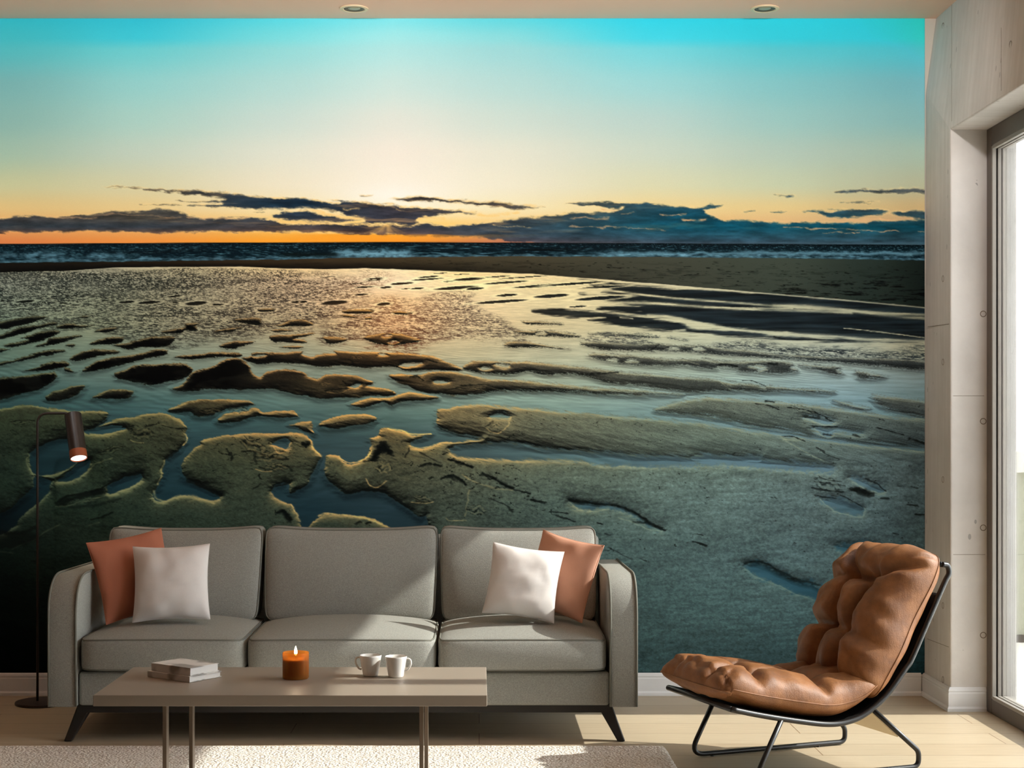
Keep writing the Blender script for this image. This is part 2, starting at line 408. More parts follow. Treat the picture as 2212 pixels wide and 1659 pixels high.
BLOBS = '''g:540,570 600,500 650,425 700,465 740,525 690,540 640,535 560,600 480,605|.95
e:-400,1290 0,1290 150,1270 350,1290 340,1350 200,1420 0,1450 -400,1450|.55
e:530,1010 640,950 880,880 1010,875 1000,910 800,950 600,1030|.8
e:780,270 900,262 905,285 800,283|.8
g:1270,580 1380,610 1490,640 1500,665 1400,640 1300,610|.85
g:1640,725 1740,760 1890,850 1880,870 1780,820|.8
g:995,655 1080,620 1200,640 1210,665 1090,645|.8
g:1215,770 1290,735 1370,755 1445,815 1440,830 1350,780 1280,765|.8
h:580,965 720,985 900,1005 1060,1020 1200,1085 1340,1190 1500,1260 1340,1215 1190,1110 1060,1045 900,1030 700,1010 600,1000|.7
i:1500,855 1600,850 1700,900 1690,930 1620,940 1510,890|.75
j:1325,425 1400,412 1500,430 1660,520 1780,575 1760,590 1620,530 1490,460 1400,440|.55
f:1340,515 1400,510 1410,535 1380,560 1345,540|.85
f:1090,1180 1160,1150 1210,1190 1250,1240 1240,1280 1200,1260 1160,1210|.85
f:570,1020 400,945 240,860 300,870 450,930 600,985|.6
b:1420,575 1470,558 1530,600 1500,590 1460,575|.8'''.split('\n')
TREADS = [(452, 888, 32, 7, .05), (548, 962, 40, 15, .5), (590, 985, 42, 13, -.1), (600, 1008, 30, 9, .1), (912, 1077, 24, 9, .1), (1786, 1044, 32, 17, .35), (48, 911, 30, 6, -.05), (306, 936, 30, 14, .1),
          (240, 972, 34, 8, -.25), (180, 1082, 48, 7, -.2), (830, 1010, 20, 16, .3), (1735, 884, 34, 8, .3), (515, 886, 22, 8, -.1), (1068, 918, 14, 8, 0), (1030, 1102, 26, 12, 0), (700, 829, 14, 4, 0), (1035, 838, 20, 4, 0), (770, 772, 16, 4, 0)]
def paint(step):
    C = Canvas(step); X, Y, k = C.X, C.Y, C.k
    # sky ------------------------------------------------------------
    kx = [-140, 0, 300, 600, 850, 1100, 1400, 1700, 2000]
    S = lambda *r: [r[0]] + list(r)
    img = grid_colour(X, Y, kx, [40, 82, 108, 180, 260, 330, 400, 450, 490, 524], [
        S((52,180,190),(52,188,204),(95,218,226),(132,228,231),(105,224,231),(55,214,230),(50,211,224),(45,187,197)),
        S((66,180,186),(62,194,207),(126,222,223),(165,229,226),(146,226,226),(70,214,228),(56,208,221),(50,187,196)),
        S((82,180,183),(106,199,200),(150,218,215),(178,226,221),(165,222,220),(122,213,218),(92,201,208),(74,178,185)),
        S((118,172,168),(146,202,196),(180,218,210),(202,224,214),(188,222,215),(158,212,210),(134,198,198),(110,165,167)),
        S((136,176,164),(170,204,190),(205,220,207),(228,226,210),(212,224,210),(188,210,200),(158,200,192),(128,168,162)),
        S((160,184,160),(194,205,184),(228,226,205),(246,232,212),(235,230,208),(206,214,194),(182,200,182),(156,174,154)),
        S((196,192,146),(214,205,163),(242,228,196),(253,239,216),(245,234,205),(222,216,176),(200,204,168),(172,170,138)),
        S((222,186,122),(230,198,136),(248,224,172),(255,240,204),(250,232,185),(240,210,146),(228,198,136),(192,162,112)),
        S((226,160,92),(232,170,98),(246,192,100),(255,205,100),(248,200,120),(238,180,110),(222,172,118),(190,148,108)),
        S((214,122,68),(235,142,62),(250,158,42),(248,146,36),(188,116,84),(112,110,118),(92,110,120),(76,100,110))])
    # clouds ---------------------------------------------------------
    cx = X + fbm(X / 34, Y / 15, 31, 5, .62) * 26; cy = Y + fbm(X / 30, Y / 12, 41, 5, .62) * 13
    keep = C.WX, C.WY
    C.WX, C.WY = cx.astype(np.float32), cy.astype(np.float32)
    D = np.full(X.shape, -30., np.float32)
    for s in CLOUDS:
        w, d = C.sdf(s, 25, 3, squash=1.6)
        D[w] = np.maximum(D[w], d)
    sky_part = sst(536, 520, Y)
    body = grid_colour(X, Y, [-140, 0, 300, 650, 850, 1100, 1500, 2000], [400, 440, 470, 490, 508, 524], [
        [(120,100,80)]*2+[(95,85,75),(70,78,92),(88,78,72),(100,88,76),(70,92,104),(96,100,98)],
        [(104,90,78)]*2+[(84,82,80),(38,64,84),(82,76,80),(92,86,82),(48,92,108),(88,96,98)],
        [(88,86,86)]*2+[(98,92,82),(66,78,92),(74,74,84),(86,90,92),(30,94,114),(60,92,100)],
        [(66,74,80)]*2+[(70,78,86),(88,80,80),(74,74,84),(72,88,98),(24,96,116),(24,84,98)],
        [(120,86,72)]*2+[(126,90,72),(138,100,80),(116,90,84),(74,90,102),(50,96,112),(52,92,104)],
        [(200,116,66)]*2+[(200,116,66),(170,110,80),(150,100,84),(110,98,104),(72,98,114),(66,96,108)]])
    mott = fbm(X / 46, Y / 9, 51, 5, .62)
    warm = np.clip(fbm(X / 70, Y / 7, 57, 4) * 3.2 - .25, 0, 1) * (Y < 503) * (.25 + .75 * np.exp(-((X - 800) / 380) ** 2))
    body = np.clip(body * .86 - .045, 0, 1) * (1 + .9 * mott[..., None]); wm = (warm * .55)[..., None]; body = body * (1 - wm) + np.array([226, 168, 104], np.float32) / 255 * wm
    a = sst(-2.2, 5.0, D + fbm(X / 22, Y / 6, 61, 4, .6) * 11) * sky_part
    rim = np.exp(-((D - 1.0) / 3.6) ** 2) * (Y < 505) * (.35 + .75 * np.exp(-((X - 850) / 420) ** 2))
    rimc = np.array([255, 214, 140], np.float32) / 255
    img = img * (1 - a[..., None]) + body * a[..., None]
    up = np.gradient(D, axis=0) > 0
    g = (rim * sky_part * np.where(up, 1.0, .55) * np.clip(.7 + 1.8 * fbm(X / 14, Y / 6, 66, 3), 0, 1))[..., None]
    img = img * (1 - g) + rimc * g
    glint = np.array([[255, 222, 150]], np.float32) / 255
    for s in GLEAMS:
        p, wd, st = s.split('|'); wd = float(wd)
        w, d = C.stroke(p, wd, squash=1.8)
        col = np.array([255, 205, 120]) / 255 if abs(pts(p)[:, 0].mean() - 830) < 330 else np.array([232, 178, 122]) / 255
        al = np.clip(np.exp(-(d / wd) ** 2) * float(st) * (.6 + 1.2 * fbm(X[w] / 12, Y[w] / 5, 71, 3)), 0, 1)[..., None]
        img[w] = img[w] * (1 - al) + col * al
    C.WX, C.WY = keep
    # rays under the bank
    for ang, st in ((-1.05, .25), (-.8, .35), (-.52, .45), (-.3, .35), (.08, .55), (.3, .45), (.62, .3), (.9, .2)):
        dx = X - (836 + ang * (Y - 484) * 2.1); m = np.exp(-(dx / (2.5 + .16 * (Y - 484))) ** 2) * sst(484, 489, Y) * sst(510, 496, Y) * st
        img = img * (1 - m[..., None]) + np.array([250, 190, 105], np.float32) / 255 * m[..., None]
    sun = np.exp(-((X - 850) / 120) ** 2 - ((Y - 425) / 22) ** 2) * .35 * (1 - a)
    img = img + sun[..., None] * (1 - img)
    glow = sst(505, 509, Y + fbm(X / 60, Y / 6, 77, 3) * 6) * sst(1180, 700, X + (Y - 512) * 12) * sst(524, 515, Y - 1) * sst(560, 760, X) * .85
    img = img * (1 - glow[..., None]) + np.array([252, 158, 40], np.float32) / 255 * glow[..., None]
    # sea --------------------------------------------------------------
    hz = np.interp(X[0], [-140, 0, 400, 850, 1300, 2000], [528, 527, 524.5, 523, 525, 529])[None, :]
    sb = np.interp(X[0], [-140, 0, 250, 600, 750, 850, 1100, 1400, 1700, 1900, 2000], [570, 568, 565, 561, 557, 556, 554, 555, 558, 561, 563])[None, :]
    t = np.clip((Y - hz) / (sb - hz), 0, 1)
    wv = fbm(X / (24 * (.3 + t)), Y / (3.2 * (.35 + t)), 81, 4, .65)
    wv2 = fbm(X / (46 * (.25 + t)), Y / (2.4 * (.3 + t)), 83, 3, .6)
    sea = np.array([5, 20, 26], np.float32) / 255 + np.clip(wv * 1.3 + wv2 * 1.4 - .02, 0, 1)[..., None] * np.array([92, 126, 130], np.float32) / 255
    sea = sea * (.55 + .45 * sst(0, .25, t))[..., None]
    roll = np.clip(fbm(X / 120, Y / 9, 85, 2) * 3 - .35, 0, 1) * sst(.25, .6, t); sea = sea * (1 - .8 * roll[..., None])
    foam = sst(.74, .95, t + fbm(X / 18, Y / 4, 91, 4) * .5) * (.55 + .9 * fbm(X / 10, Y / 3, 95, 3))
    br = np.exp(-(np.clip(np.abs(X - 805) - 70, 0, 99) / 14) ** 2 - ((Y - 547 - fbm(X / 9, Y / 9, 97, 3) * 10) / 7) ** 2)
    br = br + .7 * np.exp(-(np.clip(np.abs(X - 140) - 110, 0, 999) / 40) ** 2 - ((Y - 552 - fbm(X / 18, Y / 9, 98, 3) * 14) / 7) ** 2) * np.clip(.5 + 2 * fbm(X / 16, Y / 8, 99, 3), 0, 1)
    br = br + .8 * np.exp(-(np.clip(np.abs(X - 1650) - 300, 0, 999) / 60) ** 2 - ((Y - 548 - fbm(X / 18, Y / 9, 98, 3) * 9) / 4.5) ** 2)
    f = np.clip(foam * .75 + br * .85, 0, 1)[..., None]
    sea = sea * (1 - f) + np.array([112, 158, 172], np.float32) / 255 * f
    dk = np.exp(-(np.clip(np.abs(X - 670) - 50, 0, 99) / 14) ** 2 - ((Y - 550) / 4.5) ** 2)[..., None] * .9
    sea = sea * (1 - dk) + np.array([5, 14, 14], np.float32) / 255 * dk
    m = sst(-.7, .7, Y - hz)[..., None]
    img = img * (1 - m) + sea * m
    # sand bar ---------------------------------------------------------
    bb = np.interp(X[0], [-140, 0, 150, 250, 430, 500, 600, 700, 780, 850, 960, 1150, 1250, 1300, 1450, 1700, 1850, 2000],
                   [592, 589, 585, 578, 577, 576, 580, 582, 580, 582, 586, 592, 600, 604, 616, 637, 650, 664])[None, :]
    tb = np.clip((Y - sb) / np.maximum(bb - sb, 1), 0, 1)
    bar = grid_colour(X, Y, [-140, 0, 300, 600, 850, 1100, 1400, 1700, 1880, 2000], [550, 700], [
        [(13,11,7),(16,13,8),(28,21,12),(46,35,21),(58,47,30),(62,55,39),(60,60,48),(54,60,50),(34,42,36),(18,24,20)]] * 2)
    bar = bar * (1.12 - .62 * sst(.15, 1, tb) * sst(1500, 700, X)[...] - .12 * tb)[..., None]
    tr = fbm(X / 34, Y / 3.5, 101, 5, .6) - .05
    bar = bar * (1 - np.clip(tr * 5, 0, .75) * sst(.1, .5, tb) * (.35 + .65 * sst(1900, 2000, X + 300 * sst(590, 620, Y))))[..., None]
    spk = np.clip(fbm(X / 12, Y / 2.2, 105, 2) * 7 - 1.75, 0, 1) * sst(.05, .3, tb) * sst(700, 1100, X)
    bar = bar * (1 - .75 * spk[..., None])
    m = sst(-.8, .8, Y - sb + fbm(X / 14, Y / 5, 107, 2) * 2)[..., None]
    img = img * (1 - m) + bar * m
    # wet flats: water and sand tints ----------------------------------
    kx = [-140, 0, 200, 400, 650, 850, 1000, 1200, 1500, 1800, 2000]
    L = lambda *r: [r[0]] + list(r)
    water = grid_colour(X, Y, kx, [580, 610, 650, 700, 760, 810, 860, 910, 960, 1020, 1100, 1200, 1460], [
        L((150,146,122),(172,164,136),(196,180,140),(238,206,150),(252,226,178),(248,216,150),(236,208,152),(196,182,140),(160,150,120),(120,118,96)),
        L((140,142,124),(150,150,128),(170,160,130),(216,186,146),(252,224,182),(250,226,168),(238,216,164),(206,196,158),(160,156,130),(128,126,104)),
        L((134,140,120),(144,146,120),(168,158,126),(212,184,144),(246,206,150),(240,212,164),(228,210,162),(206,198,160),(178,174,144),(142,138,112)),
        L((126,140,118),(146,150,122),(166,158,128),(198,178,138),(242,200,146),(230,204,158),(216,200,158),(206,202,168),(198,194,162),(164,158,128)),
        L((108,128,112),(128,142,124),(148,154,134),(170,168,142),(206,190,152),(204,192,156),(200,196,166),(190,194,172),(188,192,174),(168,166,142)),
        L((90,114,106),(112,132,122),(132,146,134),(150,158,140),(156,162,144),(170,174,152),(182,188,166),(174,186,172),(166,182,178),(146,160,156)),
        L((66,94,92),(82,108,104),(96,122,116),(118,138,128),(130,146,134),(150,166,152),(160,176,162),(158,176,170),(150,172,174),(128,148,148)),
        L((44,74,78),(60,88,90),(72,102,102),(86,110,106),(100,122,114),(116,138,130),(134,156,148),(140,162,160),(138,162,168),(112,136,138)),
        L((28,58,64),(36,68,74),(50,82,86),(62,90,92),(74,98,98),(86,110,108),(108,132,130),(120,144,148),(122,146,154),(96,120,124)),
        L((14,42,48),(24,56,64),(30,64,72),(44,74,80),(52,80,84),(66,92,96),(92,116,118),(106,130,138),(106,130,140),(82,106,112)),
        L((6,24,30),(14,42,50),(18,52,62),(26,58,68),(38,66,74),(46,74,80),(70,94,98),(84,112,120),(86,112,120),(64,90,96)),
        L((4,14,18),(8,24,30),(12,34,40),(20,44,52),(28,54,60),(36,60,66),(54,80,84),(58,92,102),(52,88,98),(44,74,84)),
        L((3,9,11),(5,15,18),(8,22,26),(14,32,36),(20,40,44),(28,48,52),(40,64,68),(40,68,76),(34,64,72),(24,50,56))])
    sand = grid_colour(X, Y, kx, [580, 650, 700, 760, 810, 860, 910, 960, 1020, 1100, 1200, 1300, 1460], [
        L((22,26,20),(30,30,22),(36,33,24),(60,48,32),(84,58,36),(70,56,40),(52,50,40),(44,52,52),(40,50,52),(34,42,42)),
        L((18,24,18),(28,30,22),(40,36,26),(66,52,34),(96,66,38),(78,64,46),(54,56,50),(46,58,62),(44,56,60),(36,46,48)),
        L((16,22,17),(24,28,20),(38,35,25),(66,54,37),(120,84,48),(88,74,54),(72,72,62),(46,60,66),(44,58,64),(36,48,52)),
        L((22,29,22),(30,34,25),(40,38,27),(64,54,38),(104,78,48),(100,86,64),(100,98,84),(94,98,92),(86,96,96),(72,80,80)),
        L((30,34,25),(36,38,27),(50,46,32),(74,62,43),(100,80,53),(112,98,72),(118,114,96),(108,114,106),(106,112,106),(92,98,94)),
        L((54,60,44),(64,66,47),(84,78,56),(104,90,63),(126,104,70),(134,118,86),(126,122,100),(122,126,112),(116,122,114),(100,106,102)),
        L((58,66,48),(66,72,52),(86,84,61),(110,98,70),(128,108,74),(128,116,86),(120,120,100),(120,128,114),(114,124,116),(88,98,96)),
        L((46,56,43),(56,64,48),(74,76,56),(92,88,64),(104,96,70),(112,106,80),(112,114,96),(114,124,112),(110,122,116),(84,96,96)),
        L((34,45,36),(46,57,44),(60,67,51),(76,80,61),(86,85,65),(94,96,77),(102,110,95),(106,120,111),(104,118,114),(80,94,95)),
        L((24,35,29),(36,48,38),(50,60,48),(62,71,57),(70,76,61),(78,86,73),(88,101,91),(96,112,106),(96,112,110),(72,88,90)),
        L((14,24,20),(26,37,30),(38,49,40),(50,60,50),(58,66,56),(66,77,69),(76,92,86),(84,102,99),(86,104,103),(62,80,82)),
        L((8,16,13),(16,25,20),(28,38,32),(40,50,43),(48,58,50),(56,68,62),(66,82,78),(74,93,90),(76,96,94),(50,70,72)),
        L((4,9,8),(8,15,12),(18,27,23),(30,40,35),(38,48,42),(46,58,53),(54,72,68),(60,80,77),(58,80,78),(26,52,54))])
    gy_ = water.mean(2, keepdims=True); fm = (.34 * sst(880, 1000, Y) * sst(1300, 1000, X))[..., None]; water = water * (1 - fm) + gy_ * np.array([.98, 1.02, 1.0], np.float32) * fm
    # ripples on the water, finest far away
    rip = fbm(X / (15 * k + 1), Y / (3.6 * k + .6), 111, 3, .75)
    zone = np.zeros(X.shape, np.float32)
    for s, st in (('p:-160,592 250,582 560,585 760,600 790,640 700,690 560,720 420,742 300,735 200,720 -160,690', 1.0),
                  ('p:750,690 800,665 880,655 960,640 1020,648 1060,680 1110,715 1130,735 1060,738 960,735 900,760 930,790 850,765 760,735 700,745 690,720', 1.0),
                  ('p:640,600 760,590 840,590 800,640 900,640 1000,640 940,650 830,670 740,700 620,720', .55),
                  ('p:1560,742 1700,750 1850,755 2010,755 2010,780 1850,775 1700,768 1560,752', 1.),
                  ('p:1270,728 1400,735 1390,742 1290,738', 1.)):
        w, d = C.sdf(s, 30, 3)
        zone[w] = np.maximum(zone[w], sst(-12, 10, d + fbm(X[w] / 55, Y[w] / 12, 117, 4, .6) * 46) * st)
    lft = sst(620, 250, X) * sst(690, 600, Y)
    hi = np.clip(.5 - .2 * lft + rip * 4.2 + 1.1 * np.clip(fbm(X / 80 + Y / 30, Y / 7, 119, 3), -.3, .5), 0, 1)
    zcol = grid_colour(X, Y, [-140, 300, 650, 850, 1050, 1400, 2000], [580, 800], [[(20,26,24),(30,32,26),(58,46,36),(120,72,44),(74,58,48),(40,46,50),(34,44,48)]] * 2)
    wz = (zone * (1 - hi) * (.7 + .3 * sst(-.2, .2, fbm(X / 70, Y / 16, 115, 3))))[..., None]
    W = water * (1 - .9 * wz) + zcol * .9 * wz
    calm = fbm(X / (60 * k), Y / (7 * k), 121, 4)
    W = W * (1 + .22 * calm)[..., None]
    rr = np.sin((X * .35 + Y * .9 + 16 * fbm(X / 40, Y / 25, 131, 3)) / (2.6 * k + .35)) * np.clip(fbm(X / 120, Y / 35, 135, 2) * 3.2, 0, 1)
    W = W * (1 + .07 * rr * sst(700, 780, Y))[..., None]
    tz = (sst(.02, .2, fbm(X / 90, Y / 10, 137, 4)) * sst(600, 640, Y) * sst(760, 700, Y) * sst(300, 520, X) * sst(900, 820, X) * .35 * (1 - hi))[..., None]
    W = W * (1 - tz) + zcol * tz
    flat = W
    # darks of the right flats
    for s in DARKS:
        w, d = C.sdf(s, 14, 3)
        al = sst(-3, 4.5, d + fbm(X[w] / 70, Y[w] / 4, 141, 4, .65) * 15)
        tone = sand[w] * (.62 + .9 * fbm(X[w] / 90, Y[w] / 5, 145, 4))[..., None]
        flat[w] = flat[w] * (1 - al[..., None]) + tone * al[..., None]
    for i in range(0, len(OVALS), 5):
        v, q = OVALS[i], [float(u) for u in OVALS[i + 1:i + 5]]
        ox, oy, kk = VIEW[v]; cx0, cy0, rx, ry = q[0] / kk + ox, q[1] / kk + oy, q[2] / kk, q[3] / kk
        w = C.window(np.array([[cx0 - rx * 1.6, cy0 - ry * 2.4], [cx0 + rx * 1.6, cy0 + ry * 2.4]]), 5)
        x, y = C.WX[w] - cx0, C.WY[w] - cy0 + (X[w] - cx0) * .07
        e = 1 - np.sqrt((x / rx) ** 2 + (y / ry) ** 2)
        halo = np.clip(1 - np.abs(e + .25) / .5, 0, 1)[..., None] * .75
        flat[w] = flat[w] * (1 - halo) + np.minimum(water[w] * 1.12, 1) * halo
        al = (sst(-.1, .2, e) * .97)[..., None]
        flat[w] = flat[w] * (1 - al) + sand[w] * (.38 + .4 * sst(-ry, ry, y))[..., None] * al
    # light ribbons of water over the dark flats
    for s in ('x:-100,700 0,712 300,745 600,770 1000,790 1400,820 1700,845 2000,870 2230,892|2.4', 'x:-60,738 300,757 520,768|1.4', 'x:-200,770 0,776 200,802 500,836 900,866 1150,886 1500,910 1800,930 2230,950|3.2',
              'x:-100,865 300,868 500,880 900,907 1300,917 1700,934|4', 'd:0,78 160,88 330,122 520,165 640,188 850,206 1100,218|4', 'd:1100,222 1500,250 1800,272 2230,290|5', 'd:1560,182 1800,205 2230,262|1.4',
              'd:1000,2 1300,8 1600,40 1900,75 2230,105|5', 'x:700,895 1000,902 1300,905|1.5', 'c:1250,95 1350,105|2', 'c:1600,88 1750,120 1900,150|3', 'd:200,205 290,195|3.5'):
        p, wd = s.split('|'); wd = float(wd)
        w, d = C.stroke(p, wd, squash=1.3)
        al = np.clip(np.exp(-(d / wd) ** 2) * (.85 + 1.1 * fbm(X[w] / 50, Y[w] / 3, 151, 3)), 0, 1)[..., None]
        flat[w] = flat[w] * (1 - al) + np.clip(water[w] * 1.02, 0, 1) * al
    # mounds, pools and shore as one field of relief --------------------
    R = np.full(X.shape, -40., np.float32)
    for s in MOUNDS:
        w, d = C.sdf(s, 40, 3); R[w] = np.maximum(R[w], d)
    for s in (FORE_LEFT, FORE_RIGHT, FORE_LOW):
        w, d = C.sdf(s, 40, 2, coarse=2); R[w] = np.maximum(R[w], d)
    R = np.minimum(R, 40)
    for s in POOLS:
        w, d = C.sdf(s, 44, 3); R[w] = np.minimum(R[w], -d)
    soft = grid_colour(X, Y, [-140, 900, 1150, 1400, 2000], [600, 760, 850, 900, 1460], [[(20,)*3,(20,)*3,(45,)*3,(60,)*3,(60,)*3],[(30,)*3,(30,)*3,(70,)*3,(80,)*3,(80,)*3],[(30,)*3,(30,)*3,(90,)*3,(110,)*3,(100,)*3],[(34,)*3,(34,)*3,(100,)*3,(150,)*3,(140,)*3],[(40,)*3,(45,)*3,(110,)*3,(150,)*3,(150,)*3]])[..., 0] * 25.5
    gr = fbm(X / (7 * k + .6), Y / (4 * k + .6), 161, 3, .75)
    Rn = R + gr * soft * 1.5
    a = sst(-.5, .5, Rn / np.maximum(soft, .8))[..., None]
    hgt = 1 - np.exp(-np.clip(R, 0, 60) / (14 * k + 2))
    hgt = hgt + (.17 + .13 * sst(860, 930, Y) * sst(1300, 900, X)) * fbm(X / (44 * k), Y / (22 * k), 171, 5, .55) + .05 * fbm(X / (6 * k + .5), Y / (3.4 * k + .5), 181, 3, .8)
    gy = np.gradient(hgt, axis=0) / C.step; gx = np.gradient(hgt, axis=1) / C.step
    lx = np.clip((850 - X) / 1400, -.6, .6)
    sh = (gy - gx * lx * .8) * (15 * k + 1)
    edge = np.exp(-np.clip(R, 0, 99) / (5 * k + 1.2))
    gold = grid_colour(X, Y, [-140, 0, 300, 600, 850, 1050, 1400, 2000], [650, 800, 900, 1000, 1150, 1400], [
        [(96,98,70)]*2+[(150,130,90),(200,160,100),(240,180,96),(220,180,120),(170,170,140),(150,150,130)],
        [(110,112,80)]*2+[(160,140,96),(210,165,105),(245,190,110),(225,190,130),(200,196,160),(180,176,150)],
        [(142,140,98)]*2+[(176,156,104),(214,170,108),(240,190,116),(216,184,126),(196,192,154),(176,176,148)],
        [(112,116,84)]*2+[(160,150,104),(206,164,106),(226,184,116),(206,176,120),(176,180,150),(150,158,140)],
        [(70,80,62)]*2+[(120,124,92),(176,150,100),(204,172,112),(180,166,120),(138,152,132),(118,132,122)],
        [(40,50,40)]*2+[(80,90,72),(100,104,80),(120,116,86),(110,120,100),(108,126,114),(70,90,86)]])
    S_ = sand * (1 + .55 * fbm(X / (4 * k + .6), Y / (2.6 * k + .5), 191, 3, .85) + .24 * fbm(X / (90 * k), Y / (34 * k), 195, 4))[..., None]
    S_ = S_ * np.clip(1 + (.85 - .45 * sst(1100, 1400, X)) * np.minimum(sh, 0), .15, 1)[..., None]
    rightsoft = 1 - .45 * sst(1100, 1350, X)
    hl = (np.clip(sh, 0, 1.2) * (.16 + .95 * edge) * rightsoft)[..., None]; hl = np.clip(hl, 0, .95)
    S_ = S_ * (1 - hl) + gold * hl
    top = np.clip(np.gradient(R, axis=0) / C.step, 0, 1) * np.exp(-((R - 1.2) / (3.6 * k + .7)) ** 2) * sst(600, 700, Y)
    tg = (top * .8 * (.55 + .9 * np.clip(.5 + 1.6 * fbm(X / 40, Y / 18, 197, 3), 0, 1)) * rightsoft)[..., None].clip(0, .9)
    S_ = S_ * (1 - tg) + gold * tg
    dkm = (np.clip(-np.gradient(R, axis=0) / C.step, 0, 1) * np.exp(-((R - 1.0 * k) / (3.2 * k + .8)) ** 2) * (1 - .8 * sst(1150, 1400, X)) * (.45 + 1.3 * np.clip(.5 + fbm(X / 60, Y / 30, 189, 2) * 2, 0, 1)))[..., None].clip(0, 1) * .75
    S_ = S_ * (1 - dkm) + np.array([10, 13, 10], np.float32) / 255 * dkm
    core = (sst(640, 690, Y) * sst(905, 820, Y) * sst(.5, 7, R + gr * 9) * (.25 + .68 * sst(800, 330, X)) * (.75 + .5 * sst(.1, -.1, fbm(X / 60, Y / 24, 199, 3))))[..., None].clip(0, .93)
    S_ = S_ * (1 - core)
    # bank reflected as a dark edge in the pool just below it
    refl = (np.exp(-((R + 5 * k) / (6 * k + 1)) ** 2) * np.clip(-np.gradient(R, axis=0) / C.step, 0, 1) * .35 * sst(700, 850, Y))[..., None]
    flat = flat * (1 - refl)
    ground = flat * (1 - a) + S_ * a
    # crisp marks: cuts, prints and bright rims
    for s in STROKES:
        p, wd, st = s.split('|'); wd = float(wd) / 1.9; st = float(st) * .92
        w, d = C.stroke(p, wd)
        al = np.clip(sst(wd * 1.25 + .7, wd * .2, d + fbm(X[w] / 6, Y[w] / 4, 201, 3) * wd * 1.6) * st, 0, 1)[..., None]
        ground[w] = ground[w] * (1 - al) + (np.array([9, 12, 10], np.float32) / 255 * .7 + sand[w] * .12) * al
    for s in RIMS:
        p, wd, st = s.split('|'); wd = float(wd) / 1.6; st = float(st)
        w, d = C.stroke(p, wd)
        al = np.clip(np.exp(-(d / wd) ** 2) * st * (.62 + .9 * fbm(X[w] / 9, Y[w] / 5, 211, 3)), 0, .95)[..., None]
        gd = np.clip(gold[w] * (1.05 + .12 * (st > 1.05)), 0, 1)
        ground[w] = ground[w] * (1 - al) + gd * al
    # crumbs of sand
    cr = np.clip(fbm(X / 9, Y / 5, 221, 3, .7) * 9 - 2.35 + 1.3 * np.exp(-((X - 540) / 130) ** 2 - ((Y - 965) / 40) ** 2) + .9 * np.exp(-((X - 1000) / 140) ** 2 - ((Y - 1010) / 70) ** 2)
                 + .8 * np.exp(-((X - 1100 - (Y - 1060) * 1.2) / 60) ** 2 - ((Y - 1080) / 50) ** 2) + .9 * np.exp(-((X - 310) / 70) ** 2 - ((Y - 935) / 30) ** 2), 0, 1) * sst(845, 880, Y) * sst(2, 8, R) * .8
    cr = (cr * (1 - .6 * sst(1130, 1300, Y)))[..., None]
    ground = ground * (1 - cr) + np.array([14, 17, 13], np.float32) / 255 * cr
    for s in BLOBS:
        p, st = s.split('|')
        w, d = C.sdf(p, 16, 3)
        al = (sst(-3, 5, d + fbm(X[w] / 8, Y[w] / 5, 251, 3) * 9) * float(st))[..., None]
        ground[w] = ground[w] * (1 - al) + np.array([8, 11, 9], np.float32) / 255 * al
    for q in TREADS:
        tx, ty, rx, ry, an = q; w = C.window(np.array([[tx - rx, ty - rx], [tx + rx, ty + rx]]), 4)
        x, y = C.WX[w] - tx, C.WY[w] - ty; ca, sa = math.cos(an), math.sin(an); u, v_ = (x * ca + y * sa) / rx, (-x * sa + y * ca) / ry
        e = sst(1.05, .75, np.sqrt(u * u + v_ * v_))
        st = np.sin((v_ * 2.3 + .5 * np.sin(u * 6) + 2.2 * fbm(u * 3, v_ * 2, 261, 3)) * 4.2)
        gt = np.clip(.45 + 2.4 * fbm(X[w] / 9, Y[w] / 6, 263, 2), 0, 1); dk = (e * sst(-.1, .8, st) * .7 * gt)[..., None]; lt = (e * sst(-.2, -.9, st) * .22)[..., None]
        ground[w] = ground[w] * (1 - dk) + np.array([12, 15, 12], np.float32) / 255 * dk
        ground[w] = ground[w] * (1 - lt) + gold[w] * lt
    # fine rills on the right
    ri = fbm(X / 38 + Y / 30, Y / 6, 231, 4, .6) * sst(1050, 1300, X) * sst(930, 1000, Y) * sst(-2, 6, R)
    ground = ground * (1 + .36 * ri)[..., None]
    m = sst(-.7, .7, Y - bb + fbm(X / 22, Y / 4, 241, 3) * 2.5)[..., None]
    cv = (.12 + .24 * sst(640, 800, Y) - .16 * sst(950, 1080, Y))[..., None]
    ground = np.clip(ground, 0, 1); ground = ground - cv * ground * (1 - ground)
    ground = ground * (1 - (.06 * sst(760, 900, Y))[..., None] * np.array([.7, .2, .2], np.float32))
    img = img * (1 - m) + ground * m
    shore = np.exp(-((Y - bb - 1.2) / 1.3) ** 2) * .8 * sst(60, 300, X)
    img = img * (1 - shore[..., None]) + np.minimum(water * 1.05, 1) * shore[..., None]
    return C.xs, C.ys, np.clip(img, 0, 1).astype(np.float32)
MURAL_GAIN = .8
WORLD, SUN, EXPO = 7.0, 6.6, 0.0
ADDED_SPOTS = [('added_mural_spot', (x, 4.7, 2.85), (x - .05, 6.5, 2.3), w, (.98, .97, .96), 84, 1) for x, w in ((-3.1, 105), (-2.0, 105), (-.9, 100), (.2, 95), (1.25, 105))]  # unseen spot lights, added to brighten the mural wall
LIGHT_FIT = [[-0.201, -0.272, -0.348], [0.348, 0.359, 0.368], [-0.859, -0.858, -0.871], [0.062, 0.079, 0.109], [0.438, 0.452, 0.417], [-0.539, -0.567, -0.556], [-0.512, -0.537, -0.581], [-0.015, -0.047, -0.065], [0.3, 0.311, 0.262], [0.379, 0.375, 0.384], [-0.507, -0.558, -0.616], [0.114, 0.124, 0.084]]  # log fit of the light falling on the mural, per channel
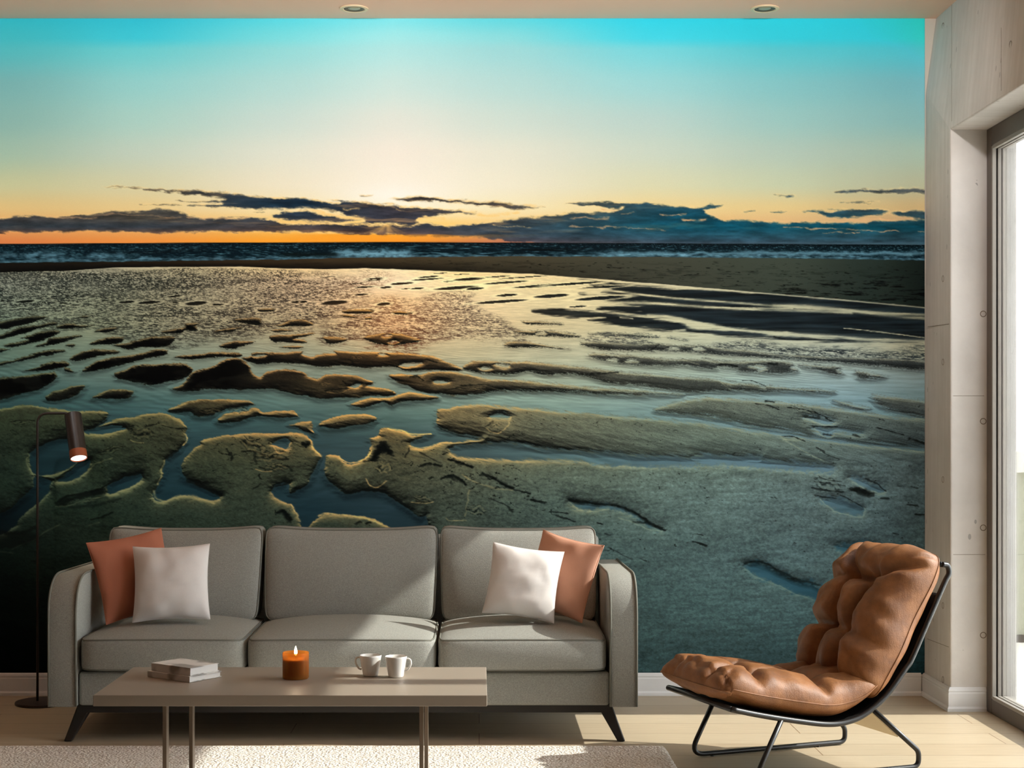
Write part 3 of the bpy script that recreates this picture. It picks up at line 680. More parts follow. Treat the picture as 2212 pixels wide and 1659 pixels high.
# ---------------------------------------------------------------- scene
random.seed(5)
SC = bpy.context.scene
COL = SC.collection
F, VX, VY, EYE, WY = 3302.0, 1035.0, 918.0, 1.15, 6.5
def PX(px, Y): return (px - VX) * Y / F
def PZ(py, Y): return EYE - (py - VY) * Y / F
CEIL = 2.878

# ---------- materials
def new_mat(name, col, rough=.6, spec=.35, metal=0.0):
    m = bpy.data.materials.new(name); m.use_nodes = True
    b = m.node_tree.nodes['Principled BSDF']
    b.inputs['Base Color'].default_value = (*col, 1); b.inputs['Roughness'].default_value = rough
    b.inputs['Specular IOR Level'].default_value = spec; b.inputs['Metallic'].default_value = metal
    return m
def nodes(m): return m.node_tree.nodes, m.node_tree.links, m.node_tree.nodes['Principled BSDF']
def srgb(r, g, b):
    f = lambda c: (c / 255 / 12.92) if c <= 10 else ((c / 255 + .055) / 1.055) ** 2.4
    return (f(r), f(g), f(b))
def obj_coord(m, scale=(1, 1, 1)):
    n, l, b = nodes(m)
    t = n.new('ShaderNodeTexCoord'); mp = n.new('ShaderNodeMapping'); mp.inputs['Scale'].default_value = scale
    l.new(t.outputs['Object'], mp.inputs['Vector']); return mp.outputs['Vector']
def tex_noise(m, vec, scale, detail=4, rough=.55):
    n, l, b = nodes(m); t = n.new('ShaderNodeTexNoise')
    t.inputs['Scale'].default_value = scale; t.inputs['Detail'].default_value = detail; t.inputs['Roughness'].default_value = rough
    l.new(vec, t.inputs['Vector']); return t.outputs['Fac']
def ramp(m, fac, stops):
    n, l, b = nodes(m); r = n.new('ShaderNodeValToRGB'); e = r.color_ramp.elements
    while len(e) < len(stops): e.new(.5)
    for i, (p, c) in enumerate(stops): e[i].position = p; e[i].color = (*c, 1)
    l.new(fac, r.inputs['Fac']); return r.outputs['Color']
def mixc(m, a, b_, fac, mode='MIX'):
    n, l, b = nodes(m); x = n.new('ShaderNodeMix'); x.data_type = 'RGBA'; x.blend_type = mode
    for s, v in ((x.inputs[0], fac), (x.inputs[6], a), (x.inputs[7], b_)):
        if hasattr(v, 'links') or isinstance(v, bpy.types.NodeSocket): l.new(v, s)
        else: s.default_value = v if not isinstance(v, tuple) else (*v, 1)
    return x.outputs[2]
def math_n(m, op, a, b_=None):
    n, l, b = nodes(m); x = n.new('ShaderNodeMath'); x.operation = op
    for s, v in zip(x.inputs, (a, b_)):
        if v is None: continue
        if isinstance(v, bpy.types.NodeSocket): l.new(v, s)
        else: s.default_value = v
    return x.outputs[0]
def bump(m, h, strength=.3, dist=.002):
    n, l, b = nodes(m); x = n.new('ShaderNodeBump'); x.inputs['Strength'].default_value = strength; x.inputs['Distance'].default_value = dist
    l.new(h, x.inputs['Height']); l.new(x.outputs['Normal'], b.inputs['Normal'])
def base(m, sock):
    n, l, b = nodes(m); l.new(sock, b.inputs['Base Color'])
def scaled(c, k): return tuple(min(1, v * k) for v in c)

def fabric(name, col, grain=900, contrast=.22, b=.35, rough=.9):
    m = new_mat(name, col, rough, .12); v = obj_coord(m)
    f = tex_noise(m, v, grain, 2, .7); w = tex_noise(m, v, grain * .45, 3, .6)
    base(m, mixc(m, ramp(m, f, [(.3, scaled(col, 1 - contrast)), (.7, scaled(col, 1 + contrast))]), ramp(m, w, [(.35, scaled(col, 1 - contrast * .6)), (.65, scaled(col, 1 + contrast * .6))]), .4))
    bump(m, f, b, .0014); return m
M = {}
M['sofa'] = fabric('grey_sofa_weave', srgb(153, 153, 146), 420, .34, .7)
M['piping'] = new_mat('sofa_piping', srgb(118, 117, 108), .8, .15)
M['grey_pillow'] = fabric('grey_pillow_linen', srgb(226, 220, 216), 1100, .07, .15)
M['rust_pillow'] = fabric('rust_pillow_linen', srgb(170, 106, 82), 1100, .10, .15)
M['peach_pillow'] = fabric('peach_pillow_linen', srgb(214, 160, 134), 1100, .08, .15)
M['black_wood'] = new_mat('black_stained_wood', srgb(44, 40, 36), .5, .3)
M['taupe'] = new_mat('taupe_lacquer', srgb(154, 142, 128), .42, .4)
M['taupe_metal'] = new_mat('bronze_leg_metal', srgb(120, 104, 88), .4, .4, .5)
M['black_metal'] = new_mat('black_powder_coat', srgb(24, 22, 21), .35, .5)
M['lamp_metal'] = new_mat('dark_brown_lamp_metal', srgb(46, 36, 30), .4, .45)
M['lamp_band'] = new_mat('rust_leather_band', srgb(150, 78, 44), .5, .35)
M['white_china'] = new_mat('white_china', srgb(232, 228, 222), .25, .5)
M['paper'] = new_mat('white_paper', srgb(236, 233, 228), .8, .2)
M['wax'] = new_mat('amber_wax', srgb(222, 166, 100), .5, .4)
M['wick'] = new_mat('wick', srgb(30, 24, 20), .9, .1)
M['white_paint'] = new_mat('white_trim_paint', srgb(232, 232, 232), .4, .35)
M['bronze_frame'] = new_mat('bronze_window_frame', srgb(88, 78, 70), .35, .4)
M['bead'] = new_mat('sky_lit_frame_bead', srgb(146, 140, 132), .45, .4)  # lighter copy of the frame colour; sky light on these strips is painted in
M['gasket'] = new_mat('black_gasket', srgb(30, 27, 25), .6, .3)
M['chrome'] = new_mat('satin_chrome', srgb(206, 202, 196), .25, .5, .9)
M['dark_can'] = new_mat('dark_can', srgb(112, 88, 62), .5, .3)
M['sling'] = fabric('black_sling_canvas', srgb(30, 28, 27), 800, .2, .3)
M['cream_canvas'] = fabric('cream_canvas', srgb(222, 206, 176), 800, .06, .2)
M['ceiling'] = new_mat('ceiling_paint', srgb(252, 208, 184), .9, .1)
M['wall_paint'] = new_mat('wall_paint', srgb(220, 212, 200), .9, .1)
M['dark_paint'] = new_mat('umber_side_paint', srgb(84, 74, 64), .9, .1)
M['joint'] = new_mat('shuttering_seam', srgb(128, 116, 102), .9, .1)
M['front_paint'] = new_mat('umber_wall_paint', srgb(74, 66, 58), .9, .1)
M['out_white'] = new_mat('exterior_white_render', srgb(226, 222, 214), .9, .1)
M['sage'] = new_mat('sage_panel', srgb(170, 170, 150), .6, .2)

# book cover: white print with a faint grey photograph
m = M['cover'] = new_mat('white_book_cover', srgb(236, 233, 229), .45, .4); v = obj_coord(m, (1, 1.6, 1))
base(m, ramp(m, tex_noise(m, v, 9, 2, .5), [(.52, srgb(238, 235, 231)), (.60, srgb(168, 164, 160))]))
# leather
m = M['leather'] = new_mat('tan_leather', srgb(188, 112, 62), .5, .45); v = obj_coord(m)
c = ramp(m, tex_noise(m, v, 14, 5, .6), [(.3, srgb(106, 66, 36)), (.55, srgb(132, 85, 46)), (.8, srgb(154, 104, 62))])
sc_ = tex_noise(m, obj_coord(m, (60, 60, 420)), 3.0, 3, .6)
base(m, mixc(m, c, srgb(176, 120, 80), math_n(m, 'MULTIPLY', ramp(m, sc_, [(.62, (0, 0, 0)), (.75, (.5, .5, .5))]), 1.0)))
bump(m, math_n(m, 'ADD', tex_noise(m, v, 260, 4, .7), math_n(m, 'MULTIPLY', tex_noise(m, obj_coord(m, (1, 1, .35)), 46, 4, .6), 1.4)), .35, .003)
# oak boards running along X
m = M['oak'] = new_mat('pale_oak_boards', srgb(226, 200, 160), .38, .35); v = obj_coord(m)
n, l, b = nodes(m)
bt = n.new('ShaderNodeTexBrick'); bt.offset = .37; bt.offset_frequency = 2
bt.inputs['Scale'].default_value = 1; bt.inputs['Brick Width'].default_value = 1.9; bt.inputs['Row Height'].default_value = .19
bt.inputs['Mortar Size'].default_value = .0016; bt.inputs['Mortar Smooth'].default_value = .1; bt.inputs['Bias'].default_value = 0
bt.inputs['Color1'].default_value = (*srgb(192, 172, 144), 1); bt.inputs['Color2'].default_value = (*srgb(202, 185, 158), 1); bt.inputs['Mortar'].default_value = (*srgb(130, 100, 70), 1)
l.new(v, bt.inputs['Vector'])
g = tex_noise(m, obj_coord(m, (1.2, 16, 1)), 5, 6, .6)
base(m, mixc(m, bt.outputs['Color'], ramp(m, g, [(.3, (.70, .66, .60)), (.7, (1, 1, 1))]), .45, 'MULTIPLY'))
bump(m, g, .05, .001)
# concrete: board-marked, pitted
def concrete(name, col):
    m = new_mat(name, col, .85, .15); v = obj_coord(m)
    blot = tex_noise(m, v, 2.2, 6, .6); streak = tex_noise(m, obj_coord(m, (1, 14, .8)), 3, 4, .6)
    c = ramp(m, blot, [(.3, scaled(col, .86)), (.7, scaled(col, 1.08))])
    c = mixc(m, c, ramp(m, streak, [(.35, (.86, .85, .83)), (.65, (1, 1, 1))]), .6, 'MULTIPLY')
    n, l, b = nodes(m); vo = n.new('ShaderNodeTexVoronoi'); vo.inputs['Scale'].default_value = 17; vo.inputs['Randomness'].default_value = 1
    l.new(obj_coord(m, (1, 1.6, .55)), vo.inputs['Vector'])
    pit = math_n(m, 'MULTIPLY', math_n(m, 'LESS_THAN', vo.outputs['Distance'], .11), math_n(m, 'GREATER_THAN', tex_noise(m, v, 5, 2), .55))
    c = mixc(m, c, scaled(col, .45), math_n(m, 'MULTIPLY', pit, .75))
    base(m, c); bump(m, math_n(m, 'SUBTRACT', tex_noise(m, v, 60, 5, .65), pit), .25, .002); return m
M['concrete'] = concrete('board_marked_concrete', srgb(216, 211, 206))
# rug: looped cream pile
m = M['rug'] = new_mat('cream_loop_pile', srgb(232, 222, 206), .95, .08); v = obj_coord(m)
n, l, b = nodes(m); vo = n.new('ShaderNodeTexVoronoi'); vo.inputs['Scale'].default_value = 95; l.new(v, vo.inputs['Vector'])
wrm = n.new('ShaderNodeTexNoise'); wrm.inputs['Scale'].default_value = 150; wrm.inputs['Detail'].default_value = 2; l.new(obj_coord(m, (1, .6, 1)), wrm.inputs['Vector'])
base(m, mixc(m, ramp(m, vo.outputs['Distance'], [(.25, srgb(240, 235, 227)), (.75, srgb(210, 200, 187))]), srgb(176, 156, 132), math_n(m, 'MULTIPLY', math_n(m, 'GREATER_THAN', wrm.outputs['Fac'], .63), .55)))
bump(m, math_n(m, 'SUBTRACT', wrm.outputs['Fac'], vo.outputs['Distance']), .8, .006)
# printed wall mural
m = M['mural'] = new_mat('printed_mural_vinyl', (.5, .5, .5), .8, .05)
n, l, b = nodes(m); at = n.new('ShaderNodeAttribute'); at.attribute_name = 'print'
grain = tex_noise(m, obj_coord(m), 420, 3, .7)
base(m, mixc(m, at.outputs['Color'], ramp(m, grain, [(.3, (.93, .93, .93)), (.7, (1, 1, 1))]), 1.0, 'MULTIPLY'))
# clear thin glass
def thin_glass(name, tint, refl):
    m = bpy.data.materials.new(name); m.use_nodes = True
    n, l = m.node_tree.nodes, m.node_tree.links; n.remove(n['Principled BSDF']); out = n['Material Output']
    t = n.new('ShaderNodeBsdfTransparent'); t.inputs['Color'].default_value = (*tint, 1)
    g = n.new('ShaderNodeBsdfGlossy'); g.inputs['Roughness'].default_value = .02
    fr = n.new('ShaderNodeFresnel'); fr.inputs['IOR'].default_value = 1.45
    mu = n.new('ShaderNodeMath'); mu.operation = 'MULTIPLY'; mu.inputs[1].default_value = refl; l.new(fr.outputs[0], mu.inputs[0])
    x = n.new('ShaderNodeMixShader'); l.new(mu.outputs[0], x.inputs[0]); l.new(t.outputs[0], x.inputs[1]); l.new(g.outputs[0], x.inputs[2]); l.new(x.outputs[0], out.inputs['Surface'])
    return m
M['glass'] = thin_glass('clear_window_glass', (.97, .98, .97), .8)
M['amber_glass'] = thin_glass('amber_jar_glass', srgb(250, 208, 142), 1.0)
def emitter(name, col, s):
    m = new_mat(name, col); n, l, b = nodes(m); b.inputs['Emission Color'].default_value = (*col, 1); b.inputs['Emission Strength'].default_value = s; return m
m = M['amber_glass']; n, l = m.node_tree.nodes, m.node_tree.links; out = n['Material Output']; clear = out.inputs['Surface'].links[0].from_socket
df = n.new('ShaderNodeBsdfTranslucent'); df.inputs['Color'].default_value = (*srgb(232, 170, 92), 1); dd = n.new('ShaderNodeBsdfDiffuse'); dd.inputs['Color'].default_value = (*srgb(206, 146, 74), 1)
x1 = n.new('ShaderNodeMixShader'); x1.inputs[0].default_value = .5; l.new(df.outputs[0], x1.inputs[1]); l.new(dd.outputs[0], x1.inputs[2])
x2 = n.new('ShaderNodeMixShader'); x2.inputs[0].default_value = .38; l.new(clear, x2.inputs[1]); l.new(x1.outputs[0], x2.inputs[2]); l.new(x2.outputs[0], out.inputs['Surface'])
M['flame'] = emitter('candle_flame', (1, .86, .62), 5)
M['lit_bulb'] = emitter('lit_lamp_bulb', (1, .93, .84), 2.2)
M['frosted'] = new_mat('frosted_lens', srgb(196, 172, 136), .3, .4)
M['tan_trim'] = new_mat('tan_trim_ring', srgb(246, 214, 176), .5, .3)

# ---------- mesh helpers
def link(name, verts, faces, mat, parent=None, smooth=True):
    me = bpy.data.meshes.new(name); me.from_pydata([tuple(v) for v in verts], [], faces); me.update()
    if smooth: me.polygons.foreach_set('use_smooth', [True] * len(me.polygons))
    me.materials.append(mat)
    o = bpy.data.objects.new(name, me); COL.objects.link(o)
    if parent: o.parent = parent
    return o
class MB:
    def __init__(s): s.v, s.f = [], []
    def add(s, v, f):
        k = len(s.v); s.v += [tuple(p) for p in v]; s.f += [tuple(i + k for i in q) for q in f]; return s
    def box(s, x0, x1, y0, y1, z0, z1):
        return s.add([(x, y, z) for x in (x0, x1) for y in (y0, y1) for z in (z0, z1)],
                     [(0, 1, 3, 2), (4, 6, 7, 5), (0, 4, 5, 1), (2, 3, 7, 6), (0, 2, 6, 4), (1, 5, 7, 3)])
    def tube(s, pts, r, seg=12, closed=False, cap=True):
        P = [Vector(p) for p in pts]; n = len(P); R = r if hasattr(r, '__len__') else [r] * n
        T = []
        for i in range(n):
            a, b = (P[i - 1], P[(i + 1) % n]) if closed else (P[max(i - 1, 0)], P[min(i + 1, n - 1)])
            T.append((b - a).normalized())
        up = Vector((0, 0, 1)) if abs(T[0].z) < .9 else Vector((1, 0, 0))
        N = (up - T[0] * up.dot(T[0])).normalized(); v = []
        for i in range(n):
            N = (N - T[i] * N.dot(T[i])).normalized(); B = T[i].cross(N)
            v += [P[i] + (N * math.cos(2 * math.pi * k / seg) + B * math.sin(2 * math.pi * k / seg)) * R[i] for k in range(seg)]
        f = [(i * seg + k, i * seg + (k + 1) % seg, ((i + 1) % n) * seg + (k + 1) % seg, ((i + 1) % n) * seg + k) for i in range(n if closed else n - 1) for k in range(seg)]
        if cap and not closed: f += [tuple(range(seg))[::-1], tuple((n - 1) * seg + k for k in range(seg))]
        return s.add(v, f)
    def lathe(s, prof, c=(0, 0, 0), seg=40, mat=None):
        v, n = [], len(prof)
        for r, z in prof: v += [Vector((max(r, 1e-5) * math.cos(2 * math.pi * k / seg), max(r, 1e-5) * math.sin(2 * math.pi * k / seg), z)) for k in range(seg)]
        if mat is not None: v = [mat @ p for p in v]
        v = [p + Vector(c) for p in v]
        return s.add(v, [(i * seg + k, i * seg + (k + 1) % seg, (i + 1) * seg + (k + 1) % seg, (i + 1) * seg + k) for i in range(n - 1) for k in range(seg)])
    def prism(s, outline, a0, a1, fn):
        n = len(outline); v = [fn(p, q, a) for a in (a0, a1) for p, q in outline]
        return s.add(v, [(i, (i + 1) % n, n + (i + 1) % n, n + i) for i in range(n)] + [tuple(range(n))[::-1], tuple(range(n, 2 * n))])
    def build(s, name, mat, parent=None, smooth=False, bevel=0, seg=2, auto=None):
        o = link(name, s.v, s.f, mat, parent, smooth)
        bm = bmesh.new(); bm.from_mesh(o.data); bmesh.ops.recalc_face_normals(bm, faces=bm.faces)
        bm.to_mesh(o.data); bm.free()
        if bevel:
            md = o.modifiers.new('Bevel', 'BEVEL'); md.width = bevel; md.segments = seg; md.limit_method = 'ANGLE'; md.angle_limit = math.radians(40)
        if auto:
            md = o.modifiers.new('Edge', 'EDGE_SPLIT'); md.split_angle = math.radians(auto)
        return o
def tag(o, label=None, cat=None, group=None, kind=None):
    for k, v in (('label', label), ('category', cat), ('group', group), ('kind', kind)):
        if v: o[k] = v
    return o
def empty(name, loc, label, cat, group=None):
    o = bpy.data.objects.new(name, None); o.location = loc; o.empty_display_size = .1; COL.objects.link(o)
    return tag(o, label, cat, group)
def child(o, root):                                   # keep world-space mesh data under a root that stands elsewhere
    o.parent = root; bpy.context.view_layer.update(); return o
def fillet(pts, r, n=8):
    P = [Vector(p) for p in pts]; out = [P[0]]
    for i in range(1, len(P) - 1):
        a, b, c = P[i - 1], P[i], P[i + 1]; d1, d2 = (a - b).normalized(), (c - b).normalized()
        ang = d1.angle(d2); t = min(r / math.tan(ang / 2), (a - b).length * .49, (c - b).length * .49)
        p, q = b + d1 * t, b + d2 * t
        for k in range(n + 1):
            u = k / n; out.append((p * (1 - u) + b * u) * (1 - u) + (b * (1 - u) + q * u) * u)
    out.append(P[-1]); return out
def crom(pts, n=8):
    P = [Vector(p) for p in pts]; Q = [P[0] * 2 - P[1]] + P + [P[-1] * 2 - P[-2]]; out = []
    for i in range(1, len(Q) - 2):
        a, b, c, d = Q[i - 1:i + 3]
        for k in range(n):
            t = k / n; out.append(.5 * (2 * b + (c - a) * t + (2 * a - 5 * b + 4 * c - d) * t * t + (3 * b - a - 3 * c + d) * t ** 3))
    return out + [P[-1]]
def round_box(n, k):
    """surface points of a unit cube rounded with a k-norm, as (verts, faces)"""
    v, f, idx = [], [], {}
    def vert(p):
        key = tuple(round(c, 5) for c in p)
        if key not in idx:
            q = Vector(p); kn = sum(abs(c) ** k for c in q) ** (1 / k); q = q * (max(abs(c) for c in q) / kn)
            idx[key] = len(v); v.append(q)
        return idx[key]
    g = [math.sin((-1 + 2 * i / n) * math.pi / 2) * .35 + (-1 + 2 * i / n) * .65 for i in range(n + 1)]
    for ax in range(3):
        for sg in (-1, 1):
            for i in range(n):
                for j in range(n):
                    q = []
                    for a, b in ((i, j), (i + 1, j), (i + 1, j + 1), (i, j + 1)):
                        p = [0, 0, 0]; p[ax] = sg; p[(ax + 1) % 3] = g[a]; p[(ax + 2) % 3] = g[b]; q.append(vert(p))
                    f.append(tuple(q) if sg > 0 else tuple(q[::-1]))
    return v, f

# ---------------------------------------------------------------- the setting
XL, YB = -4.6, -2.2
tag(MB().box(XL - .1, 2.16, YB, 6.7, -.12, 0).build('floor', M['oak']), kind='structure')
tag(MB().box(XL - .1, 2.16, YB, 6.7, CEIL, CEIL + .15).build('ceiling', M['ceiling']), kind='structure')
tag(MB().box(XL - .1, 2.16, WY, 6.7, 0, CEIL).build('wall_back', M['wall_paint']), kind='structure')
tag(MB().box(XL - .1, XL, YB, WY, 0, CEIL).build('wall_left', M['dark_paint']), kind='structure')
tag(MB().box(XL - .1, 2.16, YB - .1, YB, 0, CEIL).build('wall_front', M['front_paint']), kind='structure')
# right wall: raw concrete with a wide glazed opening; it leans out a few centimetres toward the ceiling
XB, XT, YJ, ZH, YN = 1.893, 1.943, 6.14, 2.336, 3.45
rw = MB()
rw.add([(XB, WY, 0), (XT, WY, CEIL), (XB, YJ, 0), (XB, YJ, ZH), (XT, YJ, CEIL), (2.16, YJ, 0), (2.16, YJ, ZH), (2.16, YJ, CEIL), (2.16, WY, 0), (2.16, WY, CEIL), (XB + .006, WY, 2.56), (2.16, WY, ZH)],
       [(0, 2, 3, 10), (10, 3, 4, 1), (2, 5, 6, 3), (5, 8, 11, 6), (6, 11, 9, 7)])
rw.add([(XB, YJ, ZH), (XT, YJ, CEIL), (2.16, YJ, CEIL), (2.16, YJ, ZH), (XB, YN, ZH), (XT, YN, CEIL), (2.16, YN, CEIL), (2.16, YN, ZH)],
       [(0, 4, 5, 1), (1, 5, 6, 2), (2, 6, 7, 3), (3, 7, 4, 0)])
rw.add([(XB, YN, 0), (XB, YN, ZH), (XT, YN, CEIL), (2.16, YN, CEIL), (2.16, YN, ZH), (2.16, YN, 0), (XB, YB, 0), (XB, YB, ZH), (XT, YB, CEIL), (2.16, YB, CEIL), (2.16, YB, 0)],
       [(0, 1, 4, 5), (1, 2, 3, 4), (0, 6, 7, 1), (1, 7, 8, 2), (3, 9, 10, 5), (6, 10, 9, 8, 7)])
tag(rw.build('wall_right', M['concrete'], bevel=.006), kind='structure')
wr_ = bpy.data.objects['wall_right']
def groove(pts_, wdt, name='joint'):                              # a hairline seam left by the shuttering, on the room face (x) or the jamb (y)
    mb = MB(); mb.tube(pts_, wdt, 6); o = mb.build(name, M['joint']); o.parent = wr_
def wallx(y, z):                                                   # the room face leans
    if z <= ZH: return XB
    return XB + (XT - XB) * (z - ZH) / (CEIL - ZH)
def on_side(px, py):                                               # where the photo's ray meets the room face
    z = 2.0; y = 6.3
    for _ in range(12): x = wallx(y, z); y = x * F / (px - VX); z = PZ(py, y)
    return Vector((x, y, z))
def on_jamb(px, py): return Vector((PX(px, YJ), YJ, PZ(py, YJ)))
for a, b in (((2056, 2), (2056, 262)), ((2163, 60), (2163, 196)), ((2004, 706), (2050, 700)), ((2003, 1380), (2050, 1398))): groove([on_side(*a), on_side(*b)], .0009)
for a, b in (((2059, 855), (2126, 855)), ((2059, 1198), (2128, 1198))): groove([on_jamb(*a), on_jamb(*b)], .0009)
for p in ((2037, 56), (2037, 602), (2037, 782), (2037, 1036), (2037, 1308), (2037, 1468), (2183, 96)):
    c = on_side(*p); groove([c + Vector((0, .012 * math.cos(t * math.pi / 8), .0125 * math.sin(t * math.pi / 8))) for t in range(17)], .0011, 'tie_hole')
for p in ((2124, 678), (2124, 910), (2124, 1140), (2124, 1372)):
    c = on_jamb(*p); groove([c + Vector((.0115 * math.cos(t * math.pi / 8), 0, .0115 * math.sin(t * math.pi / 8))) for t in range(17)], .0016, 'tie_hole')
# baseboards: board, bead and shoe
def baseboard(name, a, b, out):
    a, b, o = Vector(a), Vector(b), Vector(out)
    prof = [(0, 0), (.016, 0), (.016, .012), (.011, .02), (.011, .072), (.009, .078), (.011, .082), (.009, .09), (.004, .0965), (0, .0965)]
    mb = MB(); mb.prism(prof, 0, 1, lambda p, q, t: a * (1 - t) + b * t + o * p + Vector((0, 0, q)))
    return mb
tag(baseboard('b', (XL, WY, .0005), (XB - .016, WY, .0005), (0, -1, 0)).build('baseboard_back', M['white_paint']), kind='structure')
mb = MB(); prof = [(0, 0), (.016, 0), (.016, .012), (.011, .02), (.011, .072), (.009, .078), (.011, .082), (.009, .09), (.004, .0965), (0, .0965)]
path = lambda p: [(XB - p, WY - .001), (XB - p, YJ - p), (2.034, YJ - p)]
v = [(x, y, q + .0005) for p, q in prof for x, y in path(p)]; k = len(prof)
mb.add(v, [(i * 3 + j, i * 3 + j + 1, ((i + 1) % k) * 3 + j + 1, ((i + 1) % k) * 3 + j) for i in range(k) for j in (0, 1)] + [tuple(i * 3 + 2 for i in range(k)), tuple(i * 3 for i in range(k))[::-1]])
tag(mb.build('baseboard_right', M['white_paint']), kind='structure')
# glazed door set in the opening
win = empty('window_1', (2.07, 3.7, 0), None, None); win['kind'] = 'structure'
def wpart(mb, name, mat, **k):
    o = mb.build(name, mat, **k); o.parent = win; o.matrix_parent_inverse = Matrix.Translation(win.location).inverted(); return o
fx0, fx1 = 2.038, 2.10
mb = MB()
mb.box(fx0, fx1, 6.08, 6.139, .001, ZH - .001); mb.box(fx0, fx1, YN + .001, 6.08, ZH - .076, ZH - .001); mb.box(fx0, fx1, YN + .001, 6.08, .001, .06)
mb.box(fx0, fx1, YN + .001, YN + .06, .06, ZH - .076)
wpart(mb, 'frame', M['bronze_frame'], bevel=.003)
mb = MB(); mb.box(fx0 + .004, fx1, 4.30, 4.388, .06, ZH - .076); wpart(mb, 'mullion', M['bronze_frame'], bevel=.003)
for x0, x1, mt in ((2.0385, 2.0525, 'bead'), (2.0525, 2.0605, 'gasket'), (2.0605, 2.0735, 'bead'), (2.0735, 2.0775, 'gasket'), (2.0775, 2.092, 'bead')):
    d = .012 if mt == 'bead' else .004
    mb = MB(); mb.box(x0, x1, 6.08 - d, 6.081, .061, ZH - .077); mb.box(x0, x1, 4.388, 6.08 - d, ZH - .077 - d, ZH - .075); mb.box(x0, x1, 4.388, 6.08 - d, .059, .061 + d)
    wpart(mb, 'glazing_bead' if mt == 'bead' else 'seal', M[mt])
for y0, y1 in ((YN + .06, 4.30), (4.388, 6.08)):
    mb = MB(); mb.box(2.083, 2.087, y0, y1, .06, ZH - .076); wpart(mb, 'pane', M['glass'])
# terrace outside
tag(MB().box(2.16, 14, -4, 8.6, -.2, -.02).build('terrace_ground', M['out_white']), kind='structure')
bal = empty('terrace_balustrade', (5.0, 8.25, -.02), 'white railed terrace balustrade with a sage green panel outside the window', 'railing')
def bpart(mb, name, mat):
    o = mb.build(name, mat); o.parent = bal; o.matrix_parent_inverse = Matrix.Translation(bal.location).inverted(); return o
mb = MB(); mb.box(2.2, 9, 8.2, 8.32, .895, 1.008); bpart(mb, 'handrail', M['out_white'])
mb = MB(); mb.box(2.2, 9, 8.24, 8.27, .02, .895); bpart(mb, 'panel', M['sage'])
mb = MB(); mb.box(2.2, 9, 8.22, 8.30, -.02, .02); bpart(mb, 'bottom_rail', M['lamp_metal'])

# ---------------------------------------------------------------- the mural
STEP = 1.35
mx, my, mimg = paint(STEP)
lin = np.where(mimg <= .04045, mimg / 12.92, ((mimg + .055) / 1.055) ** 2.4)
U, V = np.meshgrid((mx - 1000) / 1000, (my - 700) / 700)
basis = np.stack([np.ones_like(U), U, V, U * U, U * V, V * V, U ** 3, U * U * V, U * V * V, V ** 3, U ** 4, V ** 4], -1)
lin = np.clip(lin * MURAL_GAIN / np.clip(np.exp(basis @ np.array(LIGHT_FIT)), .25, 1.3), 0, .97)  # print colour divided by the fitted light, so lamp falloff is painted out
nx, ny = len(mx), len(my)
yf = WY - .004
vx = (np.broadcast_to((mx - VX) / 508.0, (ny, nx))).ravel(); vz = np.broadcast_to((EYE - (my - VY) / 508.0)[:, None], (ny, nx)).ravel()
co = np.stack([vx, np.full(nx * ny, yf), vz], 1).astype(np.float32)
ii = (np.arange(ny - 1)[:, None] * nx + np.arange(nx - 1)[None, :]).ravel()
quads = np.stack([ii, ii + nx, ii + nx + 1, ii + 1], 1)
rim = np.concatenate([np.arange(nx), nx - 1 + nx * np.arange(1, ny), (ny - 1) * nx + np.arange(nx - 2, -1, -1), nx * np.arange(ny - 2, 0, -1)])
back = co[rim].copy(); back[:, 1] = WY - .0004
nb = len(rim); bi = nx * ny + np.arange(nb)
side = np.stack([rim, np.roll(rim, -1), np.roll(bi, -1), bi], 1)
allq = np.concatenate([quads, side]).astype(np.int32)
me = bpy.data.meshes.new('wall_mural')
me.vertices.add(nx * ny + nb); me.vertices.foreach_set('co', np.concatenate([co, back]).ravel())
me.loops.add(len(allq) * 4); me.loops.foreach_set('vertex_index', allq.ravel())
me.polygons.add(len(allq)); me.polygons.foreach_set('loop_start', np.arange(len(allq), dtype=np.int32) * 4)
me.update(calc_edges=True)
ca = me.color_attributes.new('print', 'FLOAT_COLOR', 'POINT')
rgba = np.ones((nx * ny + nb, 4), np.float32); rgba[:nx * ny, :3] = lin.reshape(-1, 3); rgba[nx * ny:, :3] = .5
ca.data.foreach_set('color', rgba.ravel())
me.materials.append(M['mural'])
mur = bpy.data.objects.new('wall_mural', me); COL.objects.link(mur)
tag(mur, 'wall-filling photo mural of a tidal beach at sunset under a turquoise sky', 'wall mural')

# ---------------------------------------------------------------- sofa
SX, SY0 = -.49, 5.5
sofa = empty('sofa', (SX, 5.9, 0), 'long grey three-seat sofa with rounded arms on black splayed legs', 'sofa')
def spart(o, parent=None):
    o.parent = parent or sofa
    if not parent: o.matrix_parent_inverse = Matrix.Translation(sofa.location).inverted()
    return o
def subpart(o, part):
    o.parent = part; o.matrix_parent_inverse = (part.matrix_parent_inverse.inverted() @ Matrix.Translation(sofa.location).inverted() @ Matrix.Identity(4)) if False else Matrix.Identity(4); return o
